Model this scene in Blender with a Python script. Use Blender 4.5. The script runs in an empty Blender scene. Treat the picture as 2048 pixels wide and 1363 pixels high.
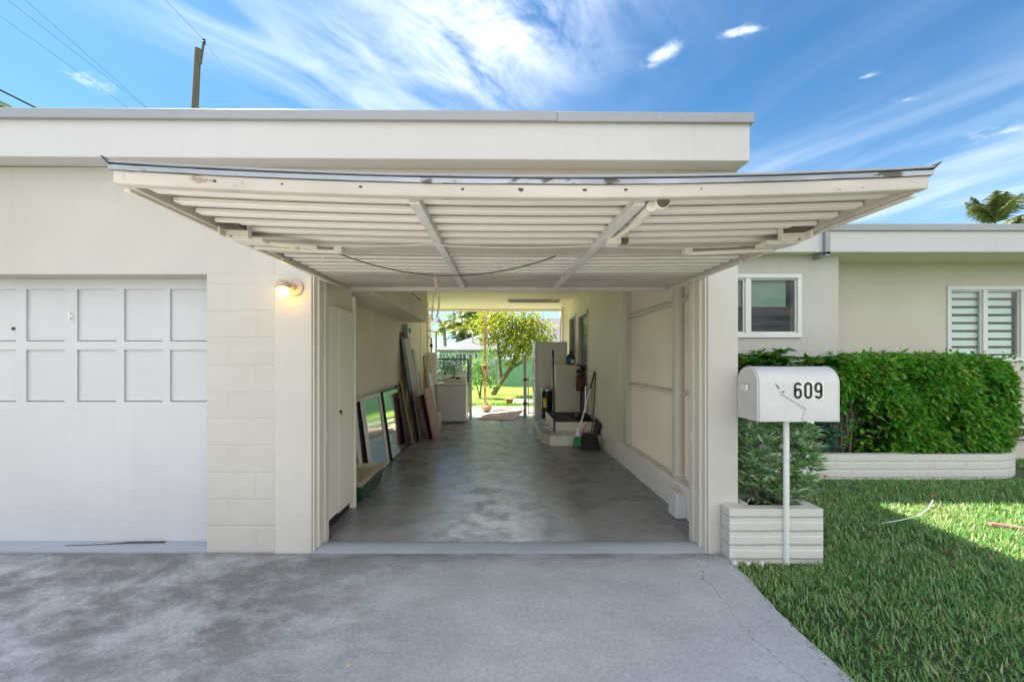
import bpy, bmesh, math, random
import numpy as np
from mathutils import Vector, Matrix
rad = math.radians
random.seed(5)
rng = np.random.default_rng(7)
scene = bpy.context.scene
COL = scene.collection
CAMZ = 1.44
F = 800.0

def P(px, py, Y):
    "a pixel of the 2048 wide photograph and a depth give a point in metres"
    return Vector(((px - 998.0) / F * Y, Y, CAMZ - (py - 720.0) / F * Y))

# ------------------------------------------------------------------ materials
def new_mat(name):
    m = bpy.data.materials.new(name)
    m.use_nodes = True
    nt = m.node_tree
    b = nt.nodes['Principled BSDF']
    return m, nt, b

def nn(nt, t, **kw):
    n = nt.nodes.new(t)
    for k, v in kw.items():
        setattr(n, k, v)
    return n

def noise(nt, vec, scale, detail=4.0, rough=0.55, dist=0.0):
    n = nn(nt, 'ShaderNodeTexNoise')
    n.inputs['Scale'].default_value = scale
    n.inputs['Detail'].default_value = detail
    n.inputs['Roughness'].default_value = rough
    n.inputs['Distortion'].default_value = dist
    if vec is not None:
        nt.links.new(vec, n.inputs['Vector'])
    return n

def ramp(nt, fac, stops):
    r = nn(nt, 'ShaderNodeValToRGB')
    els = r.color_ramp.elements
    while len(els) < len(stops):
        els.new(0.5)
    for e, (p, c) in zip(els, stops):
        e.position = p
        e.color = (c, c, c, 1) if isinstance(c, (int, float)) else (*c, 1)
    nt.links.new(fac, r.inputs['Fac'])
    return r

def mixc(nt, fac, a, b, mode='MIX'):
    m = nn(nt, 'ShaderNodeMix', data_type='RGBA', blend_type=mode)
    for sock, v in ((m.inputs[0], fac), (m.inputs[6], a), (m.inputs[7], b)):
        if hasattr(v, 'links'):
            nt.links.new(v, sock)
        elif isinstance(v, (int, float)):
            sock.default_value = v
        else:
            sock.default_value = (*v, 1)
    return m.outputs[2]

def math_n(nt, op, a, b=None, c=None, clamp=False):
    m = nn(nt, 'ShaderNodeMath', operation=op)
    m.use_clamp = clamp
    for i, v in enumerate((a, b, c)):
        if v is None:
            continue
        if hasattr(v, 'links'):
            nt.links.new(v, m.inputs[i])
        else:
            m.inputs[i].default_value = v
    return m.outputs[0]

def mapping(nt, scale=(1, 1, 1), rot=(0, 0, 0), loc=(0, 0, 0)):
    tc = nn(nt, 'ShaderNodeTexCoord')
    mp = nn(nt, 'ShaderNodeMapping')
    mp.inputs['Scale'].default_value = scale
    mp.inputs['Rotation'].default_value = rot
    mp.inputs['Location'].default_value = loc
    nt.links.new(tc.outputs['Object'], mp.inputs['Vector'])
    return mp.outputs['Vector']

def bump(nt, b, h, strength=0.3, dist=0.01, prev=None):
    n = nn(nt, 'ShaderNodeBump')
    n.inputs['Strength'].default_value = strength
    n.inputs['Distance'].default_value = dist
    nt.links.new(h, n.inputs['Height'])
    if prev is not None:
        nt.links.new(prev, n.inputs['Normal'])
    nt.links.new(n.outputs['Normal'], b.inputs['Normal'])
    return n.outputs['Normal']

def mat(name, col, rough=0.6, var=0.12, vscale=3.0, bmp=0.0, bscale=60.0, metal=0.0, spec=0.5,
        second=None, stretch=(1, 1, 1), spots=None, streak=0.0, trowel=0.0):
    "paint, wood, metal and the like: base colour with slow mottling, fine grain bump and optional worn spots"
    m, nt, b = new_mat(name)
    v = mapping(nt, stretch)
    n = noise(nt, v, vscale, 5.0)
    lo = tuple(c * (1 - var) for c in col)
    hi = tuple(min(1, c * (1 + var * .6)) for c in (second or col))
    r = ramp(nt, n.outputs['Fac'], [(0.3, lo), (0.7, hi)])
    out = r.outputs['Color']
    if spots:
        n2 = noise(nt, v, spots[1], 6.0, .65)
        r2 = ramp(nt, n2.outputs['Fac'], [(spots[2], 0.0), (spots[2] + .05, 1.0)])
        out = mixc(nt, r2.outputs['Color'], out, spots[0])
    if streak:
        # rain runs and scuffs in the paint
        n4 = noise(nt, mapping(nt, (16, 16, .7)), 1.0, 5, .6)
        n5 = noise(nt, mapping(nt), .9, 3, .5)
        k4 = math_n(nt, 'MULTIPLY', ramp(nt, n4.outputs['Fac'], [(.50, 0.0), (.74, 1.0)]).outputs['Color'], ramp(nt, n5.outputs['Fac'], [(.38, 0.0), (.64, streak)]).outputs['Color'])
        out = mixc(nt, k4, out, tuple(c * .52 for c in col))
        n6 = noise(nt, mapping(nt), 7.0, 7, .75)
        out = mixc(nt, ramp(nt, n6.outputs['Fac'], [(.70, 0.0), (.74, streak * .8)]).outputs['Color'], out, tuple(c * .6 for c in col))
    nt.links.new(out, b.inputs['Base Color'])
    b.inputs['Roughness'].default_value = rough
    b.inputs['Metallic'].default_value = metal
    b.inputs['Specular IOR Level'].default_value = spec
    if bmp:
        n3 = noise(nt, v, bscale, 4.0)
        h3 = n3.outputs['Fac']
        if trowel:
            n7 = noise(nt, v, 9.0, 6, .6, .4)
            h3 = math_n(nt, 'ADD', math_n(nt, 'MULTIPLY', h3, .35), math_n(nt, 'MULTIPLY', n7.outputs['Fac'], trowel))
        bump(nt, b, h3, bmp, 0.004 if not trowel else .012)
    return m

def block_mat(name, col, bw, bh, mortar=0.012, strength=0.5, rough=0.65, var=.08, axis='XZ', off=(0, 0, 0)):
    "painted block or slump brick work: joints as relief"
    m, nt, b = new_mat(name)
    tc = nn(nt, 'ShaderNodeTexCoord')
    sp = nn(nt, 'ShaderNodeSeparateXYZ')
    nt.links.new(tc.outputs['Object'], sp.inputs[0])
    cb = nn(nt, 'ShaderNodeCombineXYZ')
    if axis == 'XZ':
        h = math_n(nt, 'ADD', sp.outputs[0], sp.outputs[1])
    else:
        h = sp.outputs[1]
    nt.links.new(math_n(nt, 'ADD', h, off[0]), cb.inputs[0])
    nt.links.new(math_n(nt, 'ADD', sp.outputs[2], off[2]), cb.inputs[1])
    wob = noise(nt, tc.outputs['Object'], 9.0, 3.0)
    wv = nn(nt, 'ShaderNodeVectorMath', operation='MULTIPLY_ADD')
    nt.links.new(wob.outputs['Color'], wv.inputs[0])
    wv.inputs[1].default_value = (.012, .012, 0)
    nt.links.new(cb.outputs[0], wv.inputs[2])
    br = nn(nt, 'ShaderNodeTexBrick')
    br.inputs['Scale'].default_value = 1.0
    br.inputs['Brick Width'].default_value = bw
    br.inputs['Row Height'].default_value = bh
    br.inputs['Mortar Size'].default_value = mortar
    br.inputs['Mortar Smooth'].default_value = .6
    nt.links.new(wv.outputs[0], br.inputs['Vector'])
    n = noise(nt, tc.outputs['Object'], 3.0, 5.0)
    r = ramp(nt, n.outputs['Fac'], [(.3, tuple(c * (1 - var) for c in col)), (.7, col)])
    nt.links.new(r.outputs['Color'], b.inputs['Base Color'])
    b.inputs['Roughness'].default_value = rough
    inv = math_n(nt, 'SUBTRACT', 1.0, br.outputs['Fac'])
    n2 = noise(nt, tc.outputs['Object'], 24.0, 5.0)
    hgt = math_n(nt, 'ADD', inv, math_n(nt, 'MULTIPLY', n2.outputs['Fac'], .5))
    bump(nt, b, hgt, strength, 0.012)
    return m

def leaf_mat(name, cols, rough=.4, trans=.35, spec=.5, patch=None):
    "leaves: a colour drawn for every single leaf, some light passing through"
    m, nt, b = new_mat(name)
    g = nn(nt, 'ShaderNodeNewGeometry')
    k = len(cols)
    r = ramp(nt, g.outputs['Random Per Island'], [(i / max(1, k - 1), c) for i, c in enumerate(cols)])
    colr = r.outputs['Color']
    if patch:
        pn = noise(nt, mapping(nt), patch[1], 5, .6)
        colr = mixc(nt, ramp(nt, pn.outputs['Fac'], [(patch[2], 0.0), (patch[2] + .22, patch[3])]).outputs['Color'], colr, patch[0])
    nt.links.new(colr, b.inputs['Base Color'])
    b.inputs['Roughness'].default_value = rough
    b.inputs['Specular IOR Level'].default_value = spec
    t = nn(nt, 'ShaderNodeBsdfTranslucent')
    hs = nn(nt, 'ShaderNodeHueSaturation')
    hs.inputs['Value'].default_value = 1.5
    hs.inputs['Hue'].default_value = .485
    nt.links.new(colr, hs.inputs['Color'])
    nt.links.new(hs.outputs['Color'], t.inputs['Color'])
    mx = nn(nt, 'ShaderNodeMixShader')
    mx.inputs[0].default_value = trans
    nt.links.new(b.outputs[0], mx.inputs[1])
    nt.links.new(t.outputs[0], mx.inputs[2])
    nt.links.new(mx.outputs[0], nt.nodes['Material Output'].inputs['Surface'])
    return m

def glass_mat(name, tint=(.9, .95, .93), refl=1.0):
    m, nt, b = new_mat(name)
    tr = nn(nt, 'ShaderNodeBsdfTransparent')
    tr.inputs['Color'].default_value = (*tint, 1)
    gl = nn(nt, 'ShaderNodeBsdfGlossy')
    gl.inputs['Roughness'].default_value = .01
    fr = nn(nt, 'ShaderNodeFresnel')
    fr.inputs['IOR'].default_value = 1.5
    n = noise(nt, mapping(nt), 3.0, 2.0)
    bp = nn(nt, 'ShaderNodeBump')
    bp.inputs['Strength'].default_value = .05
    bp.inputs['Distance'].default_value = .02
    nt.links.new(n.outputs['Fac'], bp.inputs['Height'])
    nt.links.new(bp.outputs[0], gl.inputs['Normal'])
    lw = nn(nt, 'ShaderNodeLayerWeight')
    f = math_n(nt, 'MULTIPLY_ADD', math_n(nt, 'POWER', lw.outputs['Facing'], 5.0), .9, .045 * refl, clamp=True)
    mx = nn(nt, 'ShaderNodeMixShader')
    nt.links.new(f, mx.inputs[0])
    nt.links.new(tr.outputs[0], mx.inputs[1])
    nt.links.new(gl.outputs[0], mx.inputs[2])
    nt.links.new(mx.outputs[0], nt.nodes['Material Output'].inputs['Surface'])
    return m

def emit_mat(name, col, strength):
    m, nt, b = new_mat(name)
    b.inputs['Emission Color'].default_value = (*col, 1)
    b.inputs['Emission Strength'].default_value = strength
    b.inputs['Base Color'].default_value = (*col, 1)
    return m

M = {}
M['wall'] = mat('wall_paint', (.435, .402, .362), .6, .08, 1.2, .6, 55, streak=.12, trowel=.8)
M['pier'] = mat('pier_paint', (.48, .447, .40), .55, .06, 1.5, .4, 40, streak=.12, trowel=.6)
M['cmu'] = block_mat('painted_block', (.455, .425, .38), .40, .2015, .010, .35, off=(.02, 0, .0))
M['fascia'] = mat('fascia_paint', (.48, .458, .455), .5, .06, 1.0, .3, 50, stretch=(.4, 1, 1), streak=.15, trowel=.5)
M['drip'] = mat('drip_edge_metal', (.27, .275, .295), .4, .12, 1.5, .15, 20, stretch=(.3, 1, 1), streak=.2, trowel=.4)
M['ceiling'] = mat('ceiling_paint', (.84, .79, .68), .6, .06, 1.5, .1, 50)
M['inner'] = mat('inner_wall_paint', (.82, .735, .60), .6, .08, 1.5, .2, 60)
M['jamb'] = mat('jamb_paint', (.62, .57, .49), .45, .06, 2.0, .15, 40, stretch=(1, 1, .15))
M['gdoor'] = mat('garage_door_paint', (.475, .465, .475), .42, .05, 1.2, .3, 30, streak=.10, trowel=.5)
M['door_wood'] = mat('worn_white_wood', (.46, .41, .36), .55, .25, 2.5, .6, 18, stretch=(.5, 1, 1), spots=((.27, .18, .125), 15, .635))
M['door_sheet'] = mat('shade_toned_sheet_metal', (.33, .30, .275), .5, .10, 1.6, .08, 20, stretch=(.2, 1, 1), spots=((.48, .42, .36), 7, .75))  # darker than the slats: shade between the ribs put into the colour
M['slat'] = mat('light_toned_slat', (.68, .63, .575), .5, .12, 2.0, .2, 20, stretch=(.3, 1, 1))  # paler than the sheet: the ribs' bright bands put into the colour
M['brace'] = mat('grey_white_steel', (.55, .53, .50), .4, .12, 4, .1, 40)
M['galv'] = mat('dented_galvanised_metal', (.36, .37, .39), .45, .4, 4.0, .7, 12, metal=.6, stretch=(.5, 1, 1), spots=((.09, .075, .065), 11, .57))
M['rust'] = mat('rusty_iron', (.10, .065, .05), .8, .5, 20, .4, 60)
M['black'] = mat('black_plastic', (.012, .012, .013), .35, .2, 8)
M['dark'] = mat('dark_gap', (.02, .019, .018), .8, .3, 12)
M['cable'] = mat('dark_cable', (.03, .028, .028), .6, .2, 12)
M['rope'] = mat('rope_fibre', (.40, .28, .21), .9, .3, 90, .6, 200)
M['white'] = mat('white_enamel', (.66, .65, .63), .25, .03, 2)
M['cabinet'] = mat('cabinet_paint', (.78, .72, .60), .5, .07, 1.6, .1, 40)
M['white_pl'] = mat('white_plastic', (.78, .78, .76), .4, .05, 4)
M['mailbox'] = mat('mailbox_white_paint', (.55, .53, .525), .36, .09, 5, .2, 14, streak=.25, trowel=.6)
M['ledge'] = block_mat('painted_brick_ledge', (.82, .77, .70), .40, .10, .008, .4, axis='Y')
M['slump'] = block_mat('painted_slump_brick', (.56, .535, .49), 2.2, .1, .028, .7, off=(.7, 0, 0))
M['brick'] = block_mat('white_painted_brick', (.56, .53, .475), .40, .098, .018, .5)
M['alu'] = mat('white_aluminium', (.60, .58, .555), .35, .05, 4)
M['sash'] = mat('cream_sash', (.66, .62, .52), .4, .1, 4)
M['glass'] = glass_mat('window_glass', (.90, .93, .91), .45)
M['mirror'] = mat('old_mirror', (.62, .66, .64), .06, .15, 3, metal=1.0)
M['sash_glass'] = mat('dusty_pane', (.40, .46, .44), .10, .12, 4, metal=.85)
M['shade'] = mat('grey_green_shade', (.20, .26, .21), .8, .1, 3, .2, 200)
M['room'] = mat('dark_room', (.04, .038, .035), .9, .3, 3)
M['zebra'] = mat('white_blind_band', (.80, .80, .80), .7, .05, 4, .2, 200)
M['zebra2'] = mat('sheer_blind_band', (.06, .055, .05), .7, .1, 4, .2, 200)
M['mauve'] = mat('mauve_laminate', (.46, .34, .30), .45, .10, 3, .1, 60)
M['pink'] = mat('pink_board', (.46, .22, .165), .55, .15, 4, .15, 50)
M['maroon'] = mat('maroon_edge', (.10, .012, .025), .5, .3, 5)
M['darkboard'] = mat('dark_maroon_board', (.035, .014, .017), .5, .3, 5)
M['yellow'] = mat('yellow_pine', (.42, .27, .09), .5, .2, 3, .2, 30, stretch=(2, 2, .2))
M['palegreen'] = mat('pale_green_board', (.40, .47, .41), .5, .1, 4)
M['green_bin'] = mat('green_plastic', (.012, .055, .028), .35, .2, 6)
M['tray'] = mat('cream_tray', (.50, .42, .29), .45, .15, 6)
M['pipe_grey'] = mat('grey_galvanised_post', (.38, .39, .40), .4, .15, 8, metal=.7)
M['steelblack'] = mat('black_steel', (.03, .03, .032), .35, .3, 6, metal=.5)
M['steel'] = mat('brushed_steel', (.42, .41, .39), .3, .1, 6, metal=.9)
M['red'] = mat('red_plastic', (.35, .02, .018), .35, .2, 6)
M['blue'] = mat('teal_blue_plastic', (.012, .07, .115), .3, .2, 6)
M['yellow_lbl'] = mat('yellow_label', (.75, .62, .05), .5, .1, 6)
M['bright_green'] = mat('bright_green_bristles', (.05, .28, .07), .7, .3, 30)
M['mat_black'] = mat('rubber_mat', (.02, .018, .02), .8, .3, 12, .3, 90)
M['terracotta'] = mat('terracotta', (.36, .13, .065), .75, .2, 9, .2, 40)
M['stonepot'] = mat('pink_stone', (.50, .38, .30), .8, .2, 9, .3, 30)
M['ply'] = mat('pink_plywood', (.52, .36, .30), .6, .15, 4, .15, 30, stretch=(.3, 1, 1), spots=((.22, .13, .10), 5, .70))
M['pole_wood'] = mat('weathered_pole_wood', (.10, .085, .072), .85, .35, 6, .7, 30, stretch=(3, 3, .15))
M['post_paint'] = mat('peeling_cream_post', (.60, .45, .32), .7, .15, 5, .3, 30, spots=((.42, .19, .06), 4, .52))
M['green_fence'] = mat('green_fence_boards', (.14, .30, .19), .7, .15, 2, .3, 20, stretch=(6, 6, .3))
M['grey_fence'] = mat('grey_fence_boards', (.24, .23, .23), .8, .3, 3, .4, 20, stretch=(7, 7, .3))
M['nb_wall'] = mat('pale_blue_wall', (.36, .39, .43), .7, .05, 2)
M['nb_roof'] = mat('grey_mauve_shingles', (.115, .122, .14), .85, .15, 6, .3, 12)
M['nb_glass'] = mat('far_window_glass', (.06, .10, .11), .1, .3, 3)
M['soil'] = mat('dark_soil', (.035, .026, .02), .95, .5, 14, .8, 40)
M['bark'] = mat('bark', (.15, .115, .085), .9, .4, 9, .7, 30)
M['bark_pale'] = mat('pale_bark', (.26, .23, .19), .9, .35, 9, .6, 24)
M['iron'] = mat('wrought_iron', (.02, .016, .014), .5, .3, 9)
M['hose'] = mat('pink_hose', (.50, .17, .20), .5, .1, 9)
M['deadleaf'] = mat('dry_leaf', (.30, .15, .07), .8, .3, 15)
M['digit'] = mat('black_digit', (.008, .008, .009), .35, .1, 9)
M['decal'] = mat('clear_sticker', (.66, .66, .63), .2, .04, 9)
M['backplate'] = mat('tan_lamp_metal', (.50, .37, .26), .4, .12, 8)
M['bulb'] = emit_mat('lit_bulb', (1.0, .72, .30), 14.0)
M['jar'] = None
M['asphalt'] = mat('asphalt', (.06, .06, .06), .9, .2, 3, .4, 80)
M['gravel'] = mat('white_pebbles', (.50, .49, .47), .8, .2, 30, .6, 50)
M['sill'] = mat('reflection_tinted_sill', (.34, .375, .42), .35, .10, 4, .1, 30, stretch=(.5, 1, 1))  # concrete strip, its bluish reflection put into the base colour
M['paver'] = mat('patio_concrete', (.40, .345, .285), .8, .1, 3, .2, 50)
M['hedge'] = leaf_mat('hedge_leaves', [(.018, .10, .010), (.05, .25, .022), (.10, .36, .035), (.035, .17, .016), (.22, .44, .05), (.07, .30, .026), (.38, .42, .08)], .32, .35, .5, ((.10, .22, .03), 2.6, .5, .6))
M['schef'] = leaf_mat('umbrella_plant_leaves', [(.015, .08, .014), (.03, .15, .016), (.06, .22, .025), (.04, .18, .02), (.34, .34, .07)], .3, .25)
M['spiky'] = leaf_mat('spiky_shrub_leaves', [(.06, .22, .05), (.15, .36, .09), (.30, .46, .18), (.66, .70, .56), (.10, .30, .07), (.50, .58, .40)], .28, .2, .8)
M['bluegreen'] = leaf_mat('blue_green_leaves', [(.05, .13, .11), (.08, .2, .14), (.03, .11, .05)], .4, .3)
M['palm'] = leaf_mat('palm_leaves', [(.035, .06, .018), (.07, .10, .03), (.13, .13, .06), (.05, .07, .025)], .4, .3)
M['palm_gold'] = leaf_mat('sunny_palm_leaves', [(.05, .10, .03), (.12, .20, .03), (.30, .28, .03), (.10, .16, .04)], .4, .35)
M['fruit_tree'] = leaf_mat('yellow_green_leaves', [(.07, .17, .014), (.20, .29, .02), (.38, .36, .025), (.12, .23, .018), (.46, .39, .035)], .35, .35)
M['bush'] = leaf_mat('bright_bush_leaves', [(.06, .20, .02), (.14, .34, .04), (.09, .25, .03)], .4, .35)
M['darktree'] = leaf_mat('dark_tree_leaves', [(.02, .07, .02), (.04, .12, .03), (.10, .18, .05)], .4, .25)
M['blade'] = leaf_mat('grass_blades', [(.04, .17, .03), (.09, .27, .05), (.16, .33, .08), (.055, .21, .045), (.27, .37, .14), (.10, .28, .05), (.19, .31, .08), (.46, .40, .21)], .38, .3, .6, ((.34, .34, .13), 1.7, .54, .5))

def jar_mat():
    m, nt, b = new_mat('amber_glass')
    tr = nn(nt, 'ShaderNodeBsdfTransparent'); tr.inputs['Color'].default_value = (1, .78, .38, 1)
    tl = nn(nt, 'ShaderNodeBsdfTranslucent'); tl.inputs['Color'].default_value = (.95, .72, .30, 1)
    gl = nn(nt, 'ShaderNodeBsdfGlossy'); gl.inputs['Roughness'].default_value = .1
    a = nn(nt, 'ShaderNodeMixShader'); a.inputs[0].default_value = .55
    nt.links.new(tr.outputs[0], a.inputs[1]); nt.links.new(tl.outputs[0], a.inputs[2])
    c = nn(nt, 'ShaderNodeMixShader'); c.inputs[0].default_value = .08
    nt.links.new(a.outputs[0], c.inputs[1]); nt.links.new(gl.outputs[0], c.inputs[2])
    nt.links.new(c.outputs[0], nt.nodes['Material Output'].inputs['Surface'])
    return m
M['jar'] = jar_mat()

def driveway_mat():
    m, nt, b = new_mat('stained_driveway_concrete')
    v = mapping(nt)
    big = noise(nt, v, .55, 5, .6, .6)
    med = noise(nt, mapping(nt, (1, 1.5, 1), (0, 0, .5)), 2.2, 8, .68, .15)
    fine = noise(nt, v, 45, 4, .6)
    base = ramp(nt, med.outputs['Fac'], [(.30, (.30, .31, .335)), (.5, (.42, .43, .455)), (.68, (.52, .53, .55))])
    base2 = mixc(nt, .55, base.outputs['Color'], ramp(nt, big.outputs['Fac'], [(.3, (.33, .34, .36)), (.7, (.49, .50, .525))]).outputs['Color'])
    # tyre and damp stains where cars stand before the left garage door
    sp = nn(nt, 'ShaderNodeSeparateXYZ'); nt.links.new(v, sp.inputs[0])
    gx = math_n(nt, 'MULTIPLY_ADD', sp.outputs[0], -.75, -.05, clamp=True)
    gy = math_n(nt, 'MULTIPLY_ADD', sp.outputs[1], 1.2, -1.6, clamp=True)
    st = noise(nt, mapping(nt, (1, 1.4, 1), (0, 0, .5), (3, 1, 0)), 2.0, 10, .74, .2)
    sm = ramp(nt, st.outputs['Fac'], [(.38, 0.0), (.56, 1.0)])
    k = math_n(nt, 'MULTIPLY', sm.outputs['Color'], math_n(nt, 'MULTIPLY', gx, math_n(nt, 'MULTIPLY_ADD', gy, .45, .55)))
    c = mixc(nt, math_n(nt, 'MULTIPLY', k, .85), base2, (.14, .132, .128))
    # brown damp edge along the wall
    ed = math_n(nt, 'MULTIPLY_ADD', sp.outputs[1], 5.0, -13.8, clamp=True)
    en = noise(nt, mapping(nt, (1, 3, 1)), 3.0, 6, .7)
    c = mixc(nt, math_n(nt, 'MULTIPLY', ed, ramp(nt, en.outputs['Fac'], [(.35, 0.0), (.65, .8)]).outputs['Color']), c, (.13, .115, .10))
    # small dark pits
    pit = noise(nt, v, 17, 5, .7)
    c = mixc(nt, ramp(nt, pit.outputs['Fac'], [(.71, 0.0), (.76, .6)]).outputs['Color'], c, (.06, .058, .055))
    lit = noise(nt, mapping(nt, (1, 1, 1), (0, 0, 0), (7, 3, 0)), 9, 5, .7)
    c = mixc(nt, ramp(nt, lit.outputs['Fac'], [(.70, 0.0), (.77, .35)]).outputs['Color'], c, (.50, .50, .51))
    c = mixc(nt, .30, c, ramp(nt, fine.outputs['Fac'], [(.3, .25), (.7, .75)]).outputs['Color'], 'OVERLAY')
    agg = noise(nt, v, 160, 3, .6)
    c = mixc(nt, .22, c, ramp(nt, agg.outputs['Fac'], [(.3, .15), (.7, .85)]).outputs['Color'], 'OVERLAY')
    # one hairline crack that wanders across the slab
    wob = noise(nt, v, 1.6, 5, .6)
    cx = math_n(nt, 'SUBTRACT', sp.outputs[0], math_n(nt, 'MULTIPLY_ADD', wob.outputs['Fac'], .5, 1.13))
    ck = math_n(nt, 'LESS_THAN', math_n(nt, 'ABSOLUTE', cx), .0025)
    c = mixc(nt, math_n(nt, 'MULTIPLY', ck, .6), c, (.08, .08, .08))
    nt.links.new(c, b.inputs['Base Color'])
    b.inputs['Roughness'].default_value = .62
    h = math_n(nt, 'ADD', math_n(nt, 'MULTIPLY', fine.outputs['Fac'], .3), med.outputs['Fac'])
    bump(nt, b, h, .45, .01)
    return m
M['driveway'] = driveway_mat()

def floor_mat():
    m, nt, b = new_mat('stained_carport_floor')
    v = mapping(nt, (1, 1, 1))
    med = noise(nt, mapping(nt, (1, 1.2, 1), (0, 0, .2)), 1.7, 8, .66, .3)
    sm = noise(nt, mapping(nt, (1, 1.3, 1)), 3.4, 8, .68, .35)
    sp = nn(nt, 'ShaderNodeSeparateXYZ'); nt.links.new(v, sp.inputs[0])
    # bluish-white reflection painted into the colour as a paler track down the middle
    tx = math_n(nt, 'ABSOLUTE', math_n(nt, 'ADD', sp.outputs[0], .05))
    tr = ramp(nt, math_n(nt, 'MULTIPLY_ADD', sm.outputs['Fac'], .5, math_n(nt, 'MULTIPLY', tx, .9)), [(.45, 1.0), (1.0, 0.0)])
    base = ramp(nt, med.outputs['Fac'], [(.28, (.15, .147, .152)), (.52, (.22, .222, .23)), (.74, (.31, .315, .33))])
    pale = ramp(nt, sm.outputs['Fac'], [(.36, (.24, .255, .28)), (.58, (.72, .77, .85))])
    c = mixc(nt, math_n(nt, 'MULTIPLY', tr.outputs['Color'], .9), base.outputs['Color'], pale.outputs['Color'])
    nt.links.new(c, b.inputs['Base Color'])
    r = ramp(nt, med.outputs['Fac'], [(.3, .20), (.7, .38)])
    nt.links.new(r.outputs['Color'], b.inputs['Roughness'])
    f = noise(nt, v, 60, 4, .6)
    bump(nt, b, math_n(nt, 'ADD', math_n(nt, 'MULTIPLY', f.outputs['Fac'], .15), sm.outputs['Fac']), .18, .008)
    return m
M['floor'] = floor_mat()

def lawn_mat(name, a, bcol, c3):
    m, nt, b = new_mat(name)
    v = mapping(nt)
    n1 = noise(nt, v, 1.1, 5, .6)
    n2 = noise(nt, v, 40, 5, .7)
    r = ramp(nt, n2.outputs['Fac'], [(.3, a), (.55, bcol), (.75, c3)])
    c = mixc(nt, ramp(nt, n1.outputs['Fac'], [(.4, 0.0), (.7, .5)]).outputs['Color'], r.outputs['Color'], c3)
    nt.links.new(c, b.inputs['Base Color'])
    b.inputs['Roughness'].default_value = .9
    bump(nt, b, n2.outputs['Fac'], .9, .03)
    return m
M['lawn'] = lawn_mat('lawn_soil_and_thatch', (.03, .05, .018), (.05, .09, .03), (.13, .12, .06))
M['yard'] = lawn_mat('back_lawn', (.09, .19, .012), (.15, .26, .02), (.22, .30, .03))
M['ground'] = lawn_mat('far_ground', (.05, .11, .03), (.08, .15, .04), (.14, .17, .07))

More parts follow.
